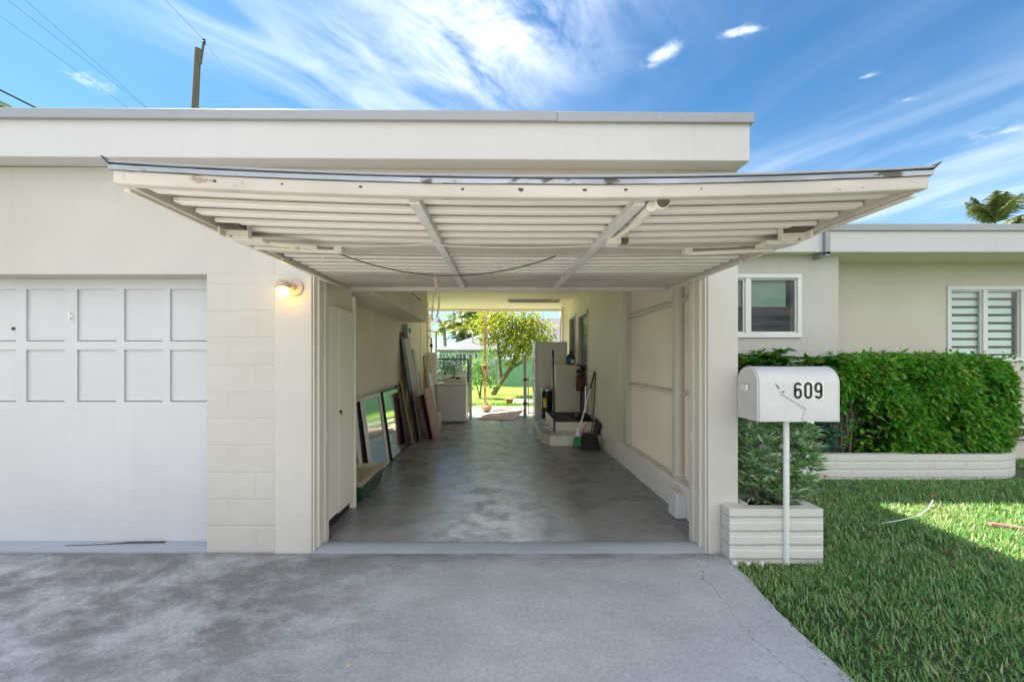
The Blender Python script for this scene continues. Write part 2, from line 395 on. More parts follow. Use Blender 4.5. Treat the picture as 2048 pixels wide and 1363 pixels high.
# ------------------------------------------------------------------ mesh helpers
class MB:
    "collects shapes that end up as ONE mesh object"
    def __init__(self):
        self.v, self.f = [], []
    def add(self, vs, fs):
        o = len(self.v)
        self.v.extend([Vector(p) for p in vs])
        self.f.extend([tuple(i + o for i in f) for f in fs])
        return self
    def box(self, x0, x1, y0, y1, z0, z1, mtx=None):
        vs = [Vector((x, y, z)) for z in (z0, z1) for y in (y0, y1) for x in (x0, x1)]
        if mtx is not None:
            vs = [mtx @ p for p in vs]
        return self.add(vs, [(0, 2, 3, 1), (4, 5, 7, 6), (0, 1, 5, 4), (2, 6, 7, 3), (0, 4, 6, 2), (1, 3, 7, 5)])
    def slab(self, quad, thick):
        "four corners of a panel, given thickness away from its normal"
        q = [Vector(p) for p in quad]
        n = (q[1] - q[0]).cross(q[3] - q[0]).normalized() * thick
        vs = q + [p - n for p in q]
        return self.add(vs, [(0, 1, 2, 3), (7, 6, 5, 4), (0, 4, 5, 1), (1, 5, 6, 2), (2, 6, 7, 3), (3, 7, 4, 0)])
    def bar(self, a, b, w, h, up=(0, 0, 1)):
        a, b = Vector(a), Vector(b)
        d = (b - a).normalized()
        s = d.cross(Vector(up))
        if s.length < 1e-4:
            s = d.cross(Vector((1, 0, 0)))
        s.normalize()
        u = s.cross(d)
        vs = [p + s * sx * w / 2 + u * su * h / 2 for p in (a, b) for sx, su in ((-1, -1), (1, -1), (1, 1), (-1, 1))]
        return self.add(vs, [(3, 2, 1, 0), (4, 5, 6, 7), (0, 1, 5, 4), (1, 2, 6, 5), (2, 3, 7, 6), (3, 0, 4, 7)])
    def tube(self, pts, r, n=10, caps=True):
        pts = [Vector(p) for p in pts]
        rs = r if isinstance(r, (list, tuple)) else [r] * len(pts)
        rings, prev = [], None
        for i, p in enumerate(pts):
            d = (pts[min(i + 1, len(pts) - 1)] - pts[max(i - 1, 0)]).normalized()
            ref = prev if prev is not None else (Vector((0, 0, 1)) if abs(d.z) < .9 else Vector((1, 0, 0)))
            s = d.cross(ref)
            if s.length < 1e-4:
                s = d.cross(Vector((0, 1, 0)))
            s.normalize()
            u = s.cross(d).normalized()
            prev = u
            rings.append([p + (s * math.cos(t) + u * math.sin(t)) * rs[i] for t in [2 * math.pi * k / n for k in range(n)]])
        vs = [q for ring in rings for q in ring]
        fs = []
        for i in range(len(pts) - 1):
            for k in range(n):
                a, b2 = i * n + k, i * n + (k + 1) % n
                fs.append((a, b2, b2 + n, a + n))
        if caps:
            fs.append(tuple(range(n - 1, -1, -1)))
            fs.append(tuple((len(pts) - 1) * n + k for k in range(n)))
        return self.add(vs, fs)
    def lathe(self, prof, c, n=24, axis='Z'):
        c = Vector(c)
        vs, fs = [], []
        for (r, h) in prof:
            for k in range(n):
                t = 2 * math.pi * k / n
                p = Vector((r * math.cos(t), r * math.sin(t), h))
                if axis == 'Y':
                    p = Vector((p.x, p.z, p.y))
                elif axis == 'X':
                    p = Vector((p.z, p.x, p.y))
                vs.append(c + p)
        for i in range(len(prof) - 1):
            for k in range(n):
                a, b2 = i * n + k, i * n + (k + 1) % n
                fs.append((a, b2, b2 + n, a + n))
        return self.add(vs, fs)
    def prism(self, poly, z0, z1):
        n = len(poly)
        vs = [Vector((x, y, z)) for z in (z0, z1) for x, y in poly]
        fs = [tuple(range(n - 1, -1, -1)), tuple(range(n, 2 * n))]
        fs += [(k, (k + 1) % n, n + (k + 1) % n, n + k) for k in range(n)]
        return self.add(vs, fs)
    def ribbon(self, pts, w, h0, h1, plane):
        "a stroke of constant width on a plane (origin, right, up, out), raised from h0 to h1"
        o, rx, ux, nx = plane
        n = len(pts)
        vs, fs = [], []
        for i, p in enumerate(pts):
            a = Vector(pts[max(i - 1, 0)]); b2 = Vector(pts[min(i + 1, n - 1)])
            d = (b2 - a).normalized()
            s = Vector((-d.y, d.x)) * w / 2
            for sg in (1, -1):
                q = Vector(p) + s * sg
                for hh in (h0, h1):
                    vs.append(o + rx * q.x + ux * q.y + nx * hh)
        for i in range(n - 1):
            a, c = i * 4, i * 4 + 4
            fs += [(a + 1, c + 1, c + 3, a + 3), (a, a + 2, c + 2, c), (a, c, c + 1, a + 1), (a + 2, a + 3, c + 3, c + 2)]
        fs += [(0, 1, 3, 2), ((n - 1) * 4, (n - 1) * 4 + 2, (n - 1) * 4 + 3, (n - 1) * 4 + 1)]
        return self.add(vs, fs)

def root_loc(o):
    v = Vector((0, 0, 0))
    while o is not None:
        v = v + o.location
        o = o.parent
    return v

def part(name, mb, material, parent=None, bevel=0.0, smooth=35, recalc=True):
    me = bpy.data.meshes.new(name)
    off = root_loc(parent) if parent is not None else Vector((0, 0, 0))
    me.from_pydata([tuple(p - off) for p in mb.v], [], mb.f)
    if recalc:
        bm = bmesh.new(); bm.from_mesh(me)
        bmesh.ops.recalc_face_normals(bm, faces=bm.faces)
        bm.to_mesh(me); bm.free()
    me.polygons.foreach_set('use_smooth', [True] * len(me.polygons))
    me.set_sharp_from_angle(angle=rad(smooth))
    me.materials.append(M[material] if isinstance(material, str) else material)
    o = bpy.data.objects.new(name, me)
    COL.objects.link(o)
    if parent is not None:
        o.parent = parent
    if bevel:
        b = o.modifiers.new('bevel', 'BEVEL')
        b.width = bevel; b.segments = 2; b.limit_method = 'ANGLE'; b.angle_limit = rad(40)
    return o

def raw_mesh(name, verts, faces, material, parent=None):
    "big leaf meshes straight from number arrays"
    me = bpy.data.meshes.new(name)
    off = np.array(root_loc(parent)) if parent is not None else np.zeros(3)
    verts = np.asarray(verts, dtype=np.float32) - off.astype(np.float32)
    faces = np.asarray(faces, dtype=np.int32)
    k = faces.shape[1]
    me.vertices.add(len(verts)); me.vertices.foreach_set('co', verts.ravel())
    me.loops.add(faces.size); me.loops.foreach_set('vertex_index', faces.ravel())
    me.polygons.add(len(faces)); me.polygons.foreach_set('loop_start', np.arange(0, faces.size, k, dtype=np.int32))
    me.update(calc_edges=True)
    me.validate()
    me.materials.append(M[material])
    o = bpy.data.objects.new(name, me)
    COL.objects.link(o)
    if parent is not None:
        o.parent = parent
    return o

def tag(o, label, cat, group=None):
    o['label'] = label; o['category'] = cat
    if group:
        o['group'] = group
    return o

def thing(name, label, cat, loc, group=None):
    o = bpy.data.objects.new(name, None)
    COL.objects.link(o)
    o.location = loc
    o.empty_display_size = .1
    return tag(o, label, cat, group)

def structure(o, kind='structure'):
    o['kind'] = kind
    return o

def copy_tree(o, parent=None):
    c = o.copy(); COL.objects.link(c)
    c.parent = parent
    for ch in list(o.children):
        copy_tree(ch, c)
    return c

def unit(a):
    return a / np.maximum(np.linalg.norm(a, axis=-1, keepdims=True), 1e-9)

def leaf_arrays(pts, dirs, length, width, fold=.25, droop=.0, seed=0):
    "one folded diamond leaf at every point, growing along dirs"
    r = np.random.default_rng(seed)
    n = len(pts)
    d = unit(dirs)
    s = unit(np.cross(d, r.normal(size=(n, 3)) * .45 + np.array([0, 0, 1.0])))
    u = np.cross(s, d)
    L = (length * r.uniform(.65, 1.25, n))[:, None]
    W = (width * r.uniform(.75, 1.2, n))[:, None]
    tip = pts + d * L - np.array([0, 0, 1.0]) * L * droop
    mid = pts + d * L * .45
    v = np.stack([pts, mid + s * W / 2 + u * W * fold, tip, mid - s * W / 2 + u * W * fold], 1).reshape(-1, 3)
    b = np.arange(n)[:, None] * 4
    f = np.concatenate([b + np.array([[0, 1, 2]]), b + np.array([[0, 2, 3]])], 0)
    return v, f

# ------------------------------------------------------------------ camera, light, sky
cam = bpy.data.cameras.new('camera')
cam.sensor_width = 36.0
cam.lens = F / 2048.0 * 36.0
cam.shift_x = (1024 - 998) / 2048.0
cam.shift_y = (720 - 681.5) / 2048.0
cam.clip_start = .05
cam.clip_end = 2000
co = bpy.data.objects.new('camera', cam)
COL.objects.link(co)
co.location = (0, 0, CAMZ)
co.rotation_euler = (rad(90), 0, 0)
scene.camera = co

SUN = Vector((.62, -.36, -1.0)).normalized()      # the way the light travels
sl = bpy.data.lights.new('sun', 'SUN')
sl.energy = 4.8
sl.angle = rad(.53)
sl.color = (1.0, .91, .76)
so = bpy.data.objects.new('sun', sl)
COL.objects.link(so)
so.rotation_euler = SUN.to_track_quat('-Z', 'Y').to_euler()
ELEV = math.asin(-SUN.z)
AZ = math.atan2(-SUN.x, -SUN.y)

world = bpy.data.worlds.new('World')
scene.world = world
world.use_nodes = True
def build_sky():
    nt = world.node_tree
    bg = nt.nodes['Background']
    sky = nn(nt, 'ShaderNodeTexSky', sky_type='NISHITA')
    sky.sun_disc = False
    sky.sun_elevation = ELEV
    sky.sun_rotation = AZ
    sky.air_density = 1.0
    sky.dust_density = .4
    sky.ozone_density = 2.5
    tc = nn(nt, 'ShaderNodeTexCoord')
    sp = nn(nt, 'ShaderNodeSeparateXYZ')
    nt.links.new(tc.outputs['Generated'], sp.inputs[0])
    z = math_n(nt, 'MAXIMUM', sp.outputs[2], .03)
    u = math_n(nt, 'DIVIDE', sp.outputs[0], z)
    v = math_n(nt, 'DIVIDE', sp.outputs[1], z)
    cb = nn(nt, 'ShaderNodeCombineXYZ')
    nt.links.new(u, cb.inputs[0]); nt.links.new(v, cb.inputs[1])
    plane = cb.outputs[0]
    def mp(scale, rot, loc=(0, 0, 0)):
        # turn first, then stretch, so streaks run along the turned axis
        a = nn(nt, 'ShaderNodeMapping'); a.inputs['Rotation'].default_value = (0, 0, rot)
        nt.links.new(plane, a.inputs['Vector'])
        b = nn(nt, 'ShaderNodeMapping'); b.inputs['Scale'].default_value = (*scale, 1)
        b.inputs['Location'].default_value = loc
        nt.links.new(a.outputs[0], b.inputs['Vector'])
        return b.outputs[0]
    def blob(cu, cv, ru, rv, rot=0.0):
        du = math_n(nt, 'SUBTRACT', u, cu); dv = math_n(nt, 'SUBTRACT', v, cv)
        c, s = math.cos(rot), math.sin(rot)
        a = math_n(nt, 'ADD', math_n(nt, 'MULTIPLY', du, c / ru), math_n(nt, 'MULTIPLY', dv, s / ru))
        b = math_n(nt, 'ADD', math_n(nt, 'MULTIPLY', du, -s / rv), math_n(nt, 'MULTIPLY', dv, c / rv))
        d = math_n(nt, 'ADD', math_n(nt, 'MULTIPLY', a, a), math_n(nt, 'MULTIPLY', b, b))
        return math_n(nt, 'POWER', 2.718, math_n(nt, 'MULTIPLY', d, -1.0))
    # high streaks that run down to the right
    s1 = noise(nt, mp((1.8, 5.5), rad(-50), (1.3, .4, 0)), 1.0, 8, .52, .8)
    m1 = ramp(nt, s1.outputs['Fac'], [(.36, 0.0), (.80, 1.0)]).outputs['Color']
    s1b = noise(nt, mp((2.0, 3.0), rad(-50), (4.3, .4, 0)), 1.7, 9, .66, .5)
    m1b = ramp(nt, s1b.outputs['Fac'], [(.36, 0.0), (.72, 1.0)]).outputs['Color']
    big = blob(-.12, 1.18, .42, .55, rad(49))
    core = blob(-.02, 1.25, .20, .26, 0)
    left = blob(-.72, 1.30, .22, .60, rad(-41))
    a1 = math_n(nt, 'MULTIPLY', m1, math_n(nt, 'ADD', math_n(nt, 'MULTIPLY', big, .52), math_n(nt, 'MULTIPLY', left, .32)))
    a1b = math_n(nt, 'MULTIPLY', m1b, math_n(nt, 'ADD', math_n(nt, 'MULTIPLY', core, .50), math_n(nt, 'MULTIPLY', big, .30)))
    # low streaks on the right
    s2 = noise(nt, mp((.9, 2.2), rad(-118), (.3, 2.4, 0)), 1.0, 7, .52, .6)
    m2 = ramp(nt, s2.outputs['Fac'], [(.40, 0.0), (.85, 1.0)]).outputs['Color']
    a2 = math_n(nt, 'MULTIPLY', m2, math_n(nt, 'MULTIPLY', blob(2.3, 2.7, 1.3, 1.6, 0), .50))
    # small fair-weather puffs
    pn = noise(nt, plane, 13.0, 8, .7, .6)
    def at(px, py):
        Z = (720 - py) / F
        return ((px - 998) / F / Z, 1 / Z)
    puffs = None
    for (px, py, ru, rv, rot, k) in ((1322, 112, .055, .034, -.9, .8), (1482, 63, .055, .020, -.2, .75), (1731, 153, .030, .016, -.5, .5),
                                     (1817, 199, .048, .022, -.3, .4), (182, 165, .075, .06, .6, .35), (2010, 262, .20, .07, -.4, .3)):
        cu, cv = at(px, py)
        bb = math_n(nt, 'MULTIPLY', blob(cu, cv, ru, rv, rot), k)
        puffs = bb if puffs is None else math_n(nt, 'ADD', puffs, bb)
    pv = math_n(nt, 'ADD', puffs, math_n(nt, 'MULTIPLY_ADD', pn.outputs['Fac'], 2.2, -1.1))
    pm = ramp(nt, pv, [(.10, 0.0), (1.30, .70)]).outputs['Color']
    a3 = math_n(nt, 'MULTIPLY', pm, math_n(nt, 'MULTIPLY', puffs, 2.5, clamp=True))
    # unseen bright cloud added behind the camera as fill, and pale air low down
    sn = noise(nt, plane, .7, 7, .6, .4)
    sm = ramp(nt, sn.outputs['Fac'], [(.36, .05), (.62, .95)]).outputs['Color']
    beh = math_n(nt, 'MULTIPLY_ADD', sp.outputs[1], -2.2, -.1, clamp=True)
    a4 = math_n(nt, 'MULTIPLY', sm, beh)
    low = math_n(nt, 'POWER', math_n(nt, 'SUBTRACT', 1.0, math_n(nt, 'MAXIMUM', sp.outputs[2], 0.0)), 3.8)
    a5 = math_n(nt, 'MULTIPLY', low, .72)
    tot = None
    for a in (a1, a1b, a2, a3):
        tot = a if tot is None else math_n(nt, 'ADD', tot, a, clamp=True)
    hs = nn(nt, 'ShaderNodeHueSaturation')
    hs.inputs['Saturation'].default_value = SKY_SAT
    hs.inputs['Value'].default_value = SKY_VAL
    nt.links.new(sky.outputs[0], hs.inputs['Color'])
    c0 = mixc(nt, a5, mixc(nt, 1.0, hs.outputs['Color'], (.74, 1.08, 1.08), 'MULTIPLY'), (2.4, 3.15, 4.1))
    c1 = mixc(nt, tot, c0, CLOUD)
    c1 = mixc(nt, a4, c1, (7.6, 7.55, 7.5))
    nt.links.new(c1, bg.inputs['Color'])
    bg.inputs['Strength'].default_value = .1
SKY_SAT, SKY_VAL, CLOUD = 1.28, .41, (4.6, 4.7, 4.9)
build_sky()
scene.view_settings.view_transform = 'Standard'
scene.view_settings.look = 'None'
scene.view_settings.exposure = 2.05
scene.view_settings.gamma = 1.0
scene.view_settings.use_curve_mapping = False
scene.cycles.max_bounces = 10
scene.cycles.diffuse_bounces = 6
scene.cycles.transparent_max_bounces = 12
scene.cycles.sample_clamp_indirect = 6.0
try:
    scene.cycles.use_denoising = True
except Exception:
    pass

# ------------------------------------------------------------------ ground, paving
b = MB(); b.add([(-400, -400, -.06), (400, -400, -.06), (400, 400, -.06), (-400, 400, -.06)], [(0, 1, 2, 3)])
structure(part('ground', b, 'ground'))
b = MB(); b.box(-400, 400, -17, -9, -.2, -.045)
structure(part('road', b, 'asphalt'))
# driveway slab with a chipped right edge
edge = []
ys = np.linspace(-9, 2.985, 160)
for y in ys:
    t = max(0.0, min(1.0, (y - 1.2) / 1.8))
    x = 1.565 + .085 * t + .018 * math.sin(y * 5.1) * (y > -3) + random.uniform(-.012, .012)
    edge.append((x, float(y)))
poly = [(-6.2, 2.985), (-6.2, -9)] + edge
b = MB(); b.prism(poly, -.12, 0.0)
structure(part('driveway', b, 'driveway'))
b = MB(); b.box(-6.2, -2.20, 3.0, 3.24, -.12, .004)
structure(part('sill', b, 'sill'), 'structure')
b = MB()
b.add([(x, y, z) for x in (-1.41, 1.60) for (y, z) in ((2.99, -.05), (2.99, .004), (3.03, .016), (3.10, .020), (3.16, .010), (3.19, -.004), (3.19, -.05))],
      [(i, i + 1, i + 8, i + 7) for i in range(6)] + [tuple(range(6, -1, -1)), tuple(range(7, 14))])
structure(part('threshold', b, 'sill', bevel=0))
b = MB(); b.box(-1.98, 1.98, 3.19, 10.35, -.12, 0.0)
structure(part('carport_floor', b, 'floor'))
b = MB(); b.box(-3.0, 3.4, 10.35, 12.7, -.12, -.02)
structure(part('patio', b, 'paver'))
b = MB(); b.add([(-30, 12.7, -.035), (30, 12.7, -.035), (30, 60, -.035), (-30, 60, -.035)], [(0, 1, 2, 3)])
structure(part('back_lawn', b, 'yard'))
# front lawn, gently uneven
nx, ny = 90, 110
gx = np.linspace(1.50, 14, nx); gy = np.linspace(-9, 8, ny)
vs = []
for y in gy:
    for x in gx:
        vs.append((x, y, -.03 + .012 * math.sin(x * 2.3 + y) + .010 * math.sin(y * 3.1 - x * 1.3)))
fs = [(j * nx + i, j * nx + i + 1, (j + 1) * nx + i + 1, (j + 1) * nx + i) for j in range(ny - 1) for i in range(nx - 1)]
b = MB().add(vs, fs)
structure(part('lawn', b, 'lawn'))

def grass(name, n, x0, x1, y0, y1, length, width, seed, keep=None):
    r = np.random.default_rng(seed)
    nc = n // 5
    cx = r.uniform(x0, x1, nc); cy = r.uniform(y0, y1, nc)
    # tufts of five runners
    px = np.repeat(cx, 5) + r.normal(0, .022, nc * 5); py = np.repeat(cy, 5) + r.normal(0, .022, nc * 5)
    m = (np.sin(px * 3.1 + 1.3 * np.sin(py * 2.2)) + np.sin(py * 4.3 + px) + r.normal(0, .8, nc * 5)) > -1.6
    if keep is not None:
        m &= keep(px, py)
    px, py = px[m], py[m]
    k = len(px)
    a = r.uniform(0, 2 * np.pi, k)
    lean = r.uniform(.25, 1.15, k)
    L = length * r.uniform(.55, 1.3, k); W = width * r.uniform(.7, 1.3, k)
    d = np.stack([np.cos(a), np.sin(a), np.zeros(k)], 1)
    s = np.stack([-np.sin(a), np.cos(a), np.zeros(k)], 1)
    z0 = np.full(k, -.03)
    base = np.stack([px, py, z0], 1)
    up = np.array([0, 0, 1.0])
    m1 = base + d * (L * .45 * np.sin(lean * .6))[:, None] + up * (L * .45 * np.cos(lean * .6))[:, None]
    tip = m1 + d * (L * .6 * np.sin(lean * 1.25))[:, None] + up * (L * .6 * np.cos(lean * 1.25))[:, None]
    w = W[:, None] * s / 2
    v = np.stack([base - w * .7, base + w * .7, m1 + w, m1 - w, tip], 1).reshape(-1, 3)
    i = np.arange(k)[:, None] * 5
    f = np.concatenate([i + np.array([[0, 1, 2]]), i + np.array([[0, 2, 3]]), i + np.array([[3, 2, 4]])], 0)
    o = raw_mesh(name, v, f, 'blade')
    structure(o, 'stuff')
    return o
def keep_front(x, y):
    t = np.clip((y - 1.2) / 1.8, 0, 1)
    ok = x > 1.545 + .085 * t + .022 * np.sin(y * 9) * np.sin(y * 3.7 + 1) + .012 * np.sin(y * 31)
    ok &= ~((x > 1.62) & (x < 2.36) & (y > 2.84) & (y < 3.36))
    ok &= ~((y > 4.86) & (x < 7.0) & (x > 2.2))
    ok &= ~((y > 3.0) & (x < 1.8))
    return ok
g1 = grass('grass', 190000, 1.52, 7.8, 1.35, 5.9, .056, .0078, 3, keep_front)
tag(g1, 'green coarse front lawn with some dry blades beside the driveway', 'grass')

# ------------------------------------------------------------------ the house
house = thing('house', 'low white flat-roofed house with open carport and garage wing', 'house', (0, 3, 0))
def hp(name, mb, material, parent=None, **kw):
    return part(name, mb, material, parent or house, **kw)
WX = 1.785      # right end of the garage wing
b = MB()
b.box(-6.4, WX, 3.0, 3.2, 2.085, 2.888)               # above the openings
b.box(-6.4, -5.0, 3.0, 3.2, -.1, 2.085)
b.box(1.60, WX, 3.0, 3.2, -.1, 2.085)                 # behind the right pier
hp('front_wall', b, 'wall')
b = MB(); b.box(-2.19, -1.681, 2.999, 3.2, -.1, 2.084)
hp('block_pier', b, 'cmu')
b = MB(); b.box(-1.679, -1.40, 2.990, 3.06, -.1, 2.855); b.box(-1.679, -1.40, 3.06, 3.2, -.1, 2.084)
hp('pier', b, 'pier', bevel=.006)
b = MB(); b.box(1.560, WX + .003, 2.988, 3.06, -.1, 2.82); b.box(1.56, 1.60, 3.06, 3.2, -.1, 2.084)
hp('pier', b, 'pier', bevel=.006)
# stepped door jambs
for sgn, x in ((1, -1.40), (-1, 1.56)):
    b = MB()
    for (y0, y1, w) in ((3.004, 3.055, .012), (3.055, 3.115, .028), (3.115, 3.15, .016), (3.15, 3.215, .034)):
        b.box(min(x, x + sgn * w), max(x, x + sgn * w), y0, y1, -.02, 2.083)
    j = hp('door_jamb', b, 'jamb', bevel=.003)
    yc, zc = 3.183, CAMZ - (872 - 720) / F * 3.18
    xs = x + sgn * .034
    b = MB(); b.box(min(xs, xs + sgn * .004), max(xs, xs + sgn * .004), yc - .02, yc + .02, zc - .035, zc + .035)
    plate = hp('strike_plate', b, 'white', j)
    b = MB(); b.box(min(xs + sgn * .004, xs + sgn * .006), max(xs + sgn * .004, xs + sgn * .006), yc - .010, yc + .010, zc - .012, zc + .012)
# lintel trim over the opening
b = MB(); b.box(-1.366, 1.526, 3.10, 3.20, 2.075, 2.12)
hp('door_head', b, 'jamb')
# roof and fascia, a shade higher on the left
def slope(mb, k=.0062):
    for p in mb.v:
        p.z += -k * (p.x - 1.79)
    return mb
b = MB(); b.box(-6.6, WX - .004, 3.002, 11.2, 2.90, 3.13)
hp('roof', slope(b), 'ceiling')
b = MB(); b.box(-6.7, WX + .004, 2.85, 2.998, 2.858, 3.142)
hp('fascia', slope(b), 'fascia', bevel=.006)
b = MB()
segs = [-6.75, -3.6, -.05 + .46, WX + .02]
for i in range(3):
    dz = (0, .002, 0)[i]
    b.box(segs[i] + .001, segs[i + 1] - .001, 2.822 - .003 * (i == 1), 2.849, 3.118 + dz, 3.186 + dz)
    b.box(segs[i] + .001, segs[i + 1] - .001, 2.849, 3.10, 3.158 + dz, 3.186 + dz)
b.box(WX + .0045, WX + .02, 2.849, 11.2, 3.118, 3.186)
hp('drip_edge', slope(b), 'drip', bevel=.003)
b = MB(); b.box(-1.76, 1.76, 3.201, 11.05, 2.855, 2.875)
hp('ceiling', b, 'ceiling')
b = MB(); b.box(-1.96, 1.96, 11.051, 11.20, 2.795, 2.895)
hp('beam', b, 'ceiling', bevel=.006)
# carport side walls
b = MB(); b.box(-1.95, -1.75, 3.201, 8.9, -.1, 2.90)
hp('side_wall', b, 'inner')
b = MB(); b.box(-1.94, -1.74, 8.9, 10.3, -.1, 2.60); b.box(-1.94, -1.70, 9.6, 9.75, 0, 2.85)
hp('side_wall', b, 'ceiling')
b = MB()
b.box(1.75, 1.95, 5.62, 7.86, -.1, 2.90)
b.box(1.75, 1.95, 7.86, 8.78, 2.40, 2.90)
b.box(1.75, 1.95, 7.86, 8.78, -.1, .33)
b.box(1.75, 1.95, 8.78, 9.12, -.1, 2.90)
b.box(1.75, 1.95, 9.12, 9.86, -.1, 1.42)
b.box(1.75, 1.95, 9.12, 9.86, 2.46, 2.90)
b.box(1.75, 1.95, 9.86, 11.0, -.1, 2.90)
hp('side_wall', b, 'inner')
# brick ledge, post and ribbed panel
b = MB(); b.box(1.70, 1.86, 3.215, 6.66, -.05, .285)
hp('brick_ledge', b, 'ledge', bevel=.008)
b = MB(); b.box(1.735, 1.86, 5.46, 5.62, .286, 2.87)
hp('post', b, 'jamb', bevel=.004)
b = MB()
y = 3.21
prof = []
while y < 5.46:
    prof += [(1.815, y), (1.815, y + .022), (1.803, y + .026), (1.803, y + .034)]
    y += .038
vs = [(x, yy, z) for z in (.286, 2.87) for x, yy in prof] + [(x + .012, yy, z) for z in (.286, 2.87) for x, yy in prof]
n = len(prof)
fs = [(i, i + 1, n + i + 1, n + i) for i in range(n - 1)] + [(2 * n + i + 1, 2 * n + i, 3 * n + i, 3 * n + i + 1) for i in range(n - 1)]
b.add(vs, fs)
pn = hp('ribbed_panel', b, 'inner')
for z in (2.005, 1.10):
    b = MB(); b.box(1.772, 1.802, 3.23, 5.455, z, z + .035)
    hp('batten', b, 'jamb', pn, bevel=.003)
b = MB(); b.tube([(1.765, 3.93, .30), (1.765, 3.93, 2.85)], .055, 20)
dsp = hp('downspout', b, 'jamb')
b = MB(); b.box(1.70, 1.83, 3.86, 4.00, .286, .305)
hp('flange', b, 'jamb', dsp)
b = MB(); b.box(1.60, 1.699, 3.62, 3.80, 0.001, .235)
for p in b.v:
    if p.z > .1: p.x += .012
hp('splash_block', b, 'white', bevel=.012)
# overhead storage box on the left
b = MB(); b.box(-1.749, -1.29, 3.95, 7.2, 2.12, 2.854)
hp('soffit_box', b, 'inner', bevel=.006)
# loose gap along the box's side
for y0, y1, z in ((4.6, 5.3, 2.40), (5.9, 6.6, 2.42)):
    b = MB(); b.box(-1.2899, -1.286, y0, y1, z, z + .012)
    hp('gap', b, 'dark')
# side door of the house with a glass light
b = MB(); b.box(1.80, 1.84, 7.90, 8.74, .33, 2.37)
sd = hp('side_door', b, mat('dark_door_paint', (.10, .095, .09), .4, .2, 3)); sd['label'] = 'dark glazed side door above the steps'
b = MB(); b.box(1.792, 1.799, 8.02, 8.62, 1.35, 2.22)
hp('pane', b, 'nb_glass', sd)
b = MB(); b.tube([(1.80, 7.98, 1.2), (1.74, 7.98, 1.2), (1.73, 7.99, 1.2)], .022, 12)
hp('handle', b, 'steel', sd)
b = MB()
b.box(1.735, 1.80, 7.83, 7.899, .33, 2.42); b.box(1.735, 1.80, 8.741, 8.81, .33, 2.42); b.box(1.735, 1.80, 7.83, 8.81, 2.371, 2.44)
hp('door_frame', b, 'jamb', sd, bevel=.003)
b = MB()
b.box(1.73, 1.79, 9.08, 9.14, 1.38, 2.50); b.box(1.73, 1.79, 9.84, 9.90, 1.38, 2.50)
b.box(1.73, 1.79, 9.14, 9.84, 1.38, 1.44); b.box(1.73, 1.79, 9.14, 9.84, 2.44, 2.50)
sw = hp('side_window', b, 'jamb', bevel=.003)
b = MB(); b.box(1.80, 1.81, 9.14, 9.84, 1.44, 2.44)
hp('pane', b, 'nb_glass', sw)
# conduit in the back corner
b = MB(); b.tube([(1.70, 10.6, .9), (1.70, 10.6, 2.5), (1.69, 10.55, 2.84)], .03, 10); b.tube([(1.62, 10.62, 1.6), (1.63, 10.6, 2.3), (1.66, 10.5, 2.84)], .02, 8)
hp('conduit', b, 'ceiling')

# left garage door: sunk panels in two rows
YD = 3.172
gd_b = MB()
cols = [(52, 129), (154, 232), (248, 325), (340, 418)]
xs = [((a - 998) / F * YD, (c - 998) / F * YD) for a, c in cols]
pitch = xs[1][0] - xs[0][0]
for k in range(1, 5):
    xs.insert(0, (xs[0][0] - .385, xs[0][0] - .385 + .305))
zr = [(CAMZ + (720 - 690) / F * YD + .035, CAMZ + (720 - 578) / F * YD), (CAMZ + (720 - 803) / F * YD, CAMZ + (720 - 699) / F * YD)]
zr[0] = (CAMZ + (720 - 682) / F * YD, zr[0][1])
xl, xr_ = -5.0, -2.191
# sheet built from strips round the panels
zcuts = [0.006, zr[1][0], zr[1][1], zr[0][0], zr[0][1], 2.084]
for i in range(5):
    z0, z1 = zcuts[i], zcuts[i + 1]
    if i in (0, 2, 4):
        gd_b.box(xl, xr_, YD, YD + .05, z0, z1)
    else:
        x = xl
        for (a, c) in xs:
            a2, c2 = max(a, xl), min(c, xr_)
            if a2 > x: gd_b.box(x, a2, YD, YD + .05, z0, z1)
            x = c2
        if x < xr_: gd_b.box(x, xr_, YD, YD + .05, z0, z1)
gd_b.box(xl, xr_, YD + .052, YD + .06, .006, 2.084)
gd = hp('garage_door', gd_b, 'gdoor')
gd['label'] = 'white panelled garage door, closed, left of the carport'
for (a, c) in xs:
    for (z0, z1) in zr:
        a2, c2 = max(a, xl), min(c, xr_)
        if c2 - a2 < .05: continue
        b = MB()
        b.box(a2, c2, YD + .016, YD + .049, z0 + .006, z1)
        hp('panel', b, 'gdoor', gd)
b = MB(); b.lathe([(0, -.012), (.016, -.012), (.02, -.004), (.02, 0)], P(143, 632, YD), 14, 'Y')
b.box(*(lambda p: (p.x - .005, p.x + .005, p.y - .02, p.y - .01, p.z - .03, p.z + .03))(P(143, 632, YD)))
hp('handle', b, 'white', gd)
p = P(27, 657, YD)
b = MB(); b.lathe([(0, -.006), (.012, -.006), (.014, 0)], p, 12, 'Y')
hp('keyhole', b, 'steelblack', gd)
b = MB(); b.box(xl, xr_, YD + .004, YD + .04, .0045, .0058)
b2 = MB(); b2.tube([P(130, 1092, 3.1), P(200, 1090, 3.12), P(262, 1084, 3.14), P(330, 1083, 3.15)], .006, 6)
for q in b2.v: q.z = max(q.z, .005)
hp('seal_strip', b2, 'cable', gd)

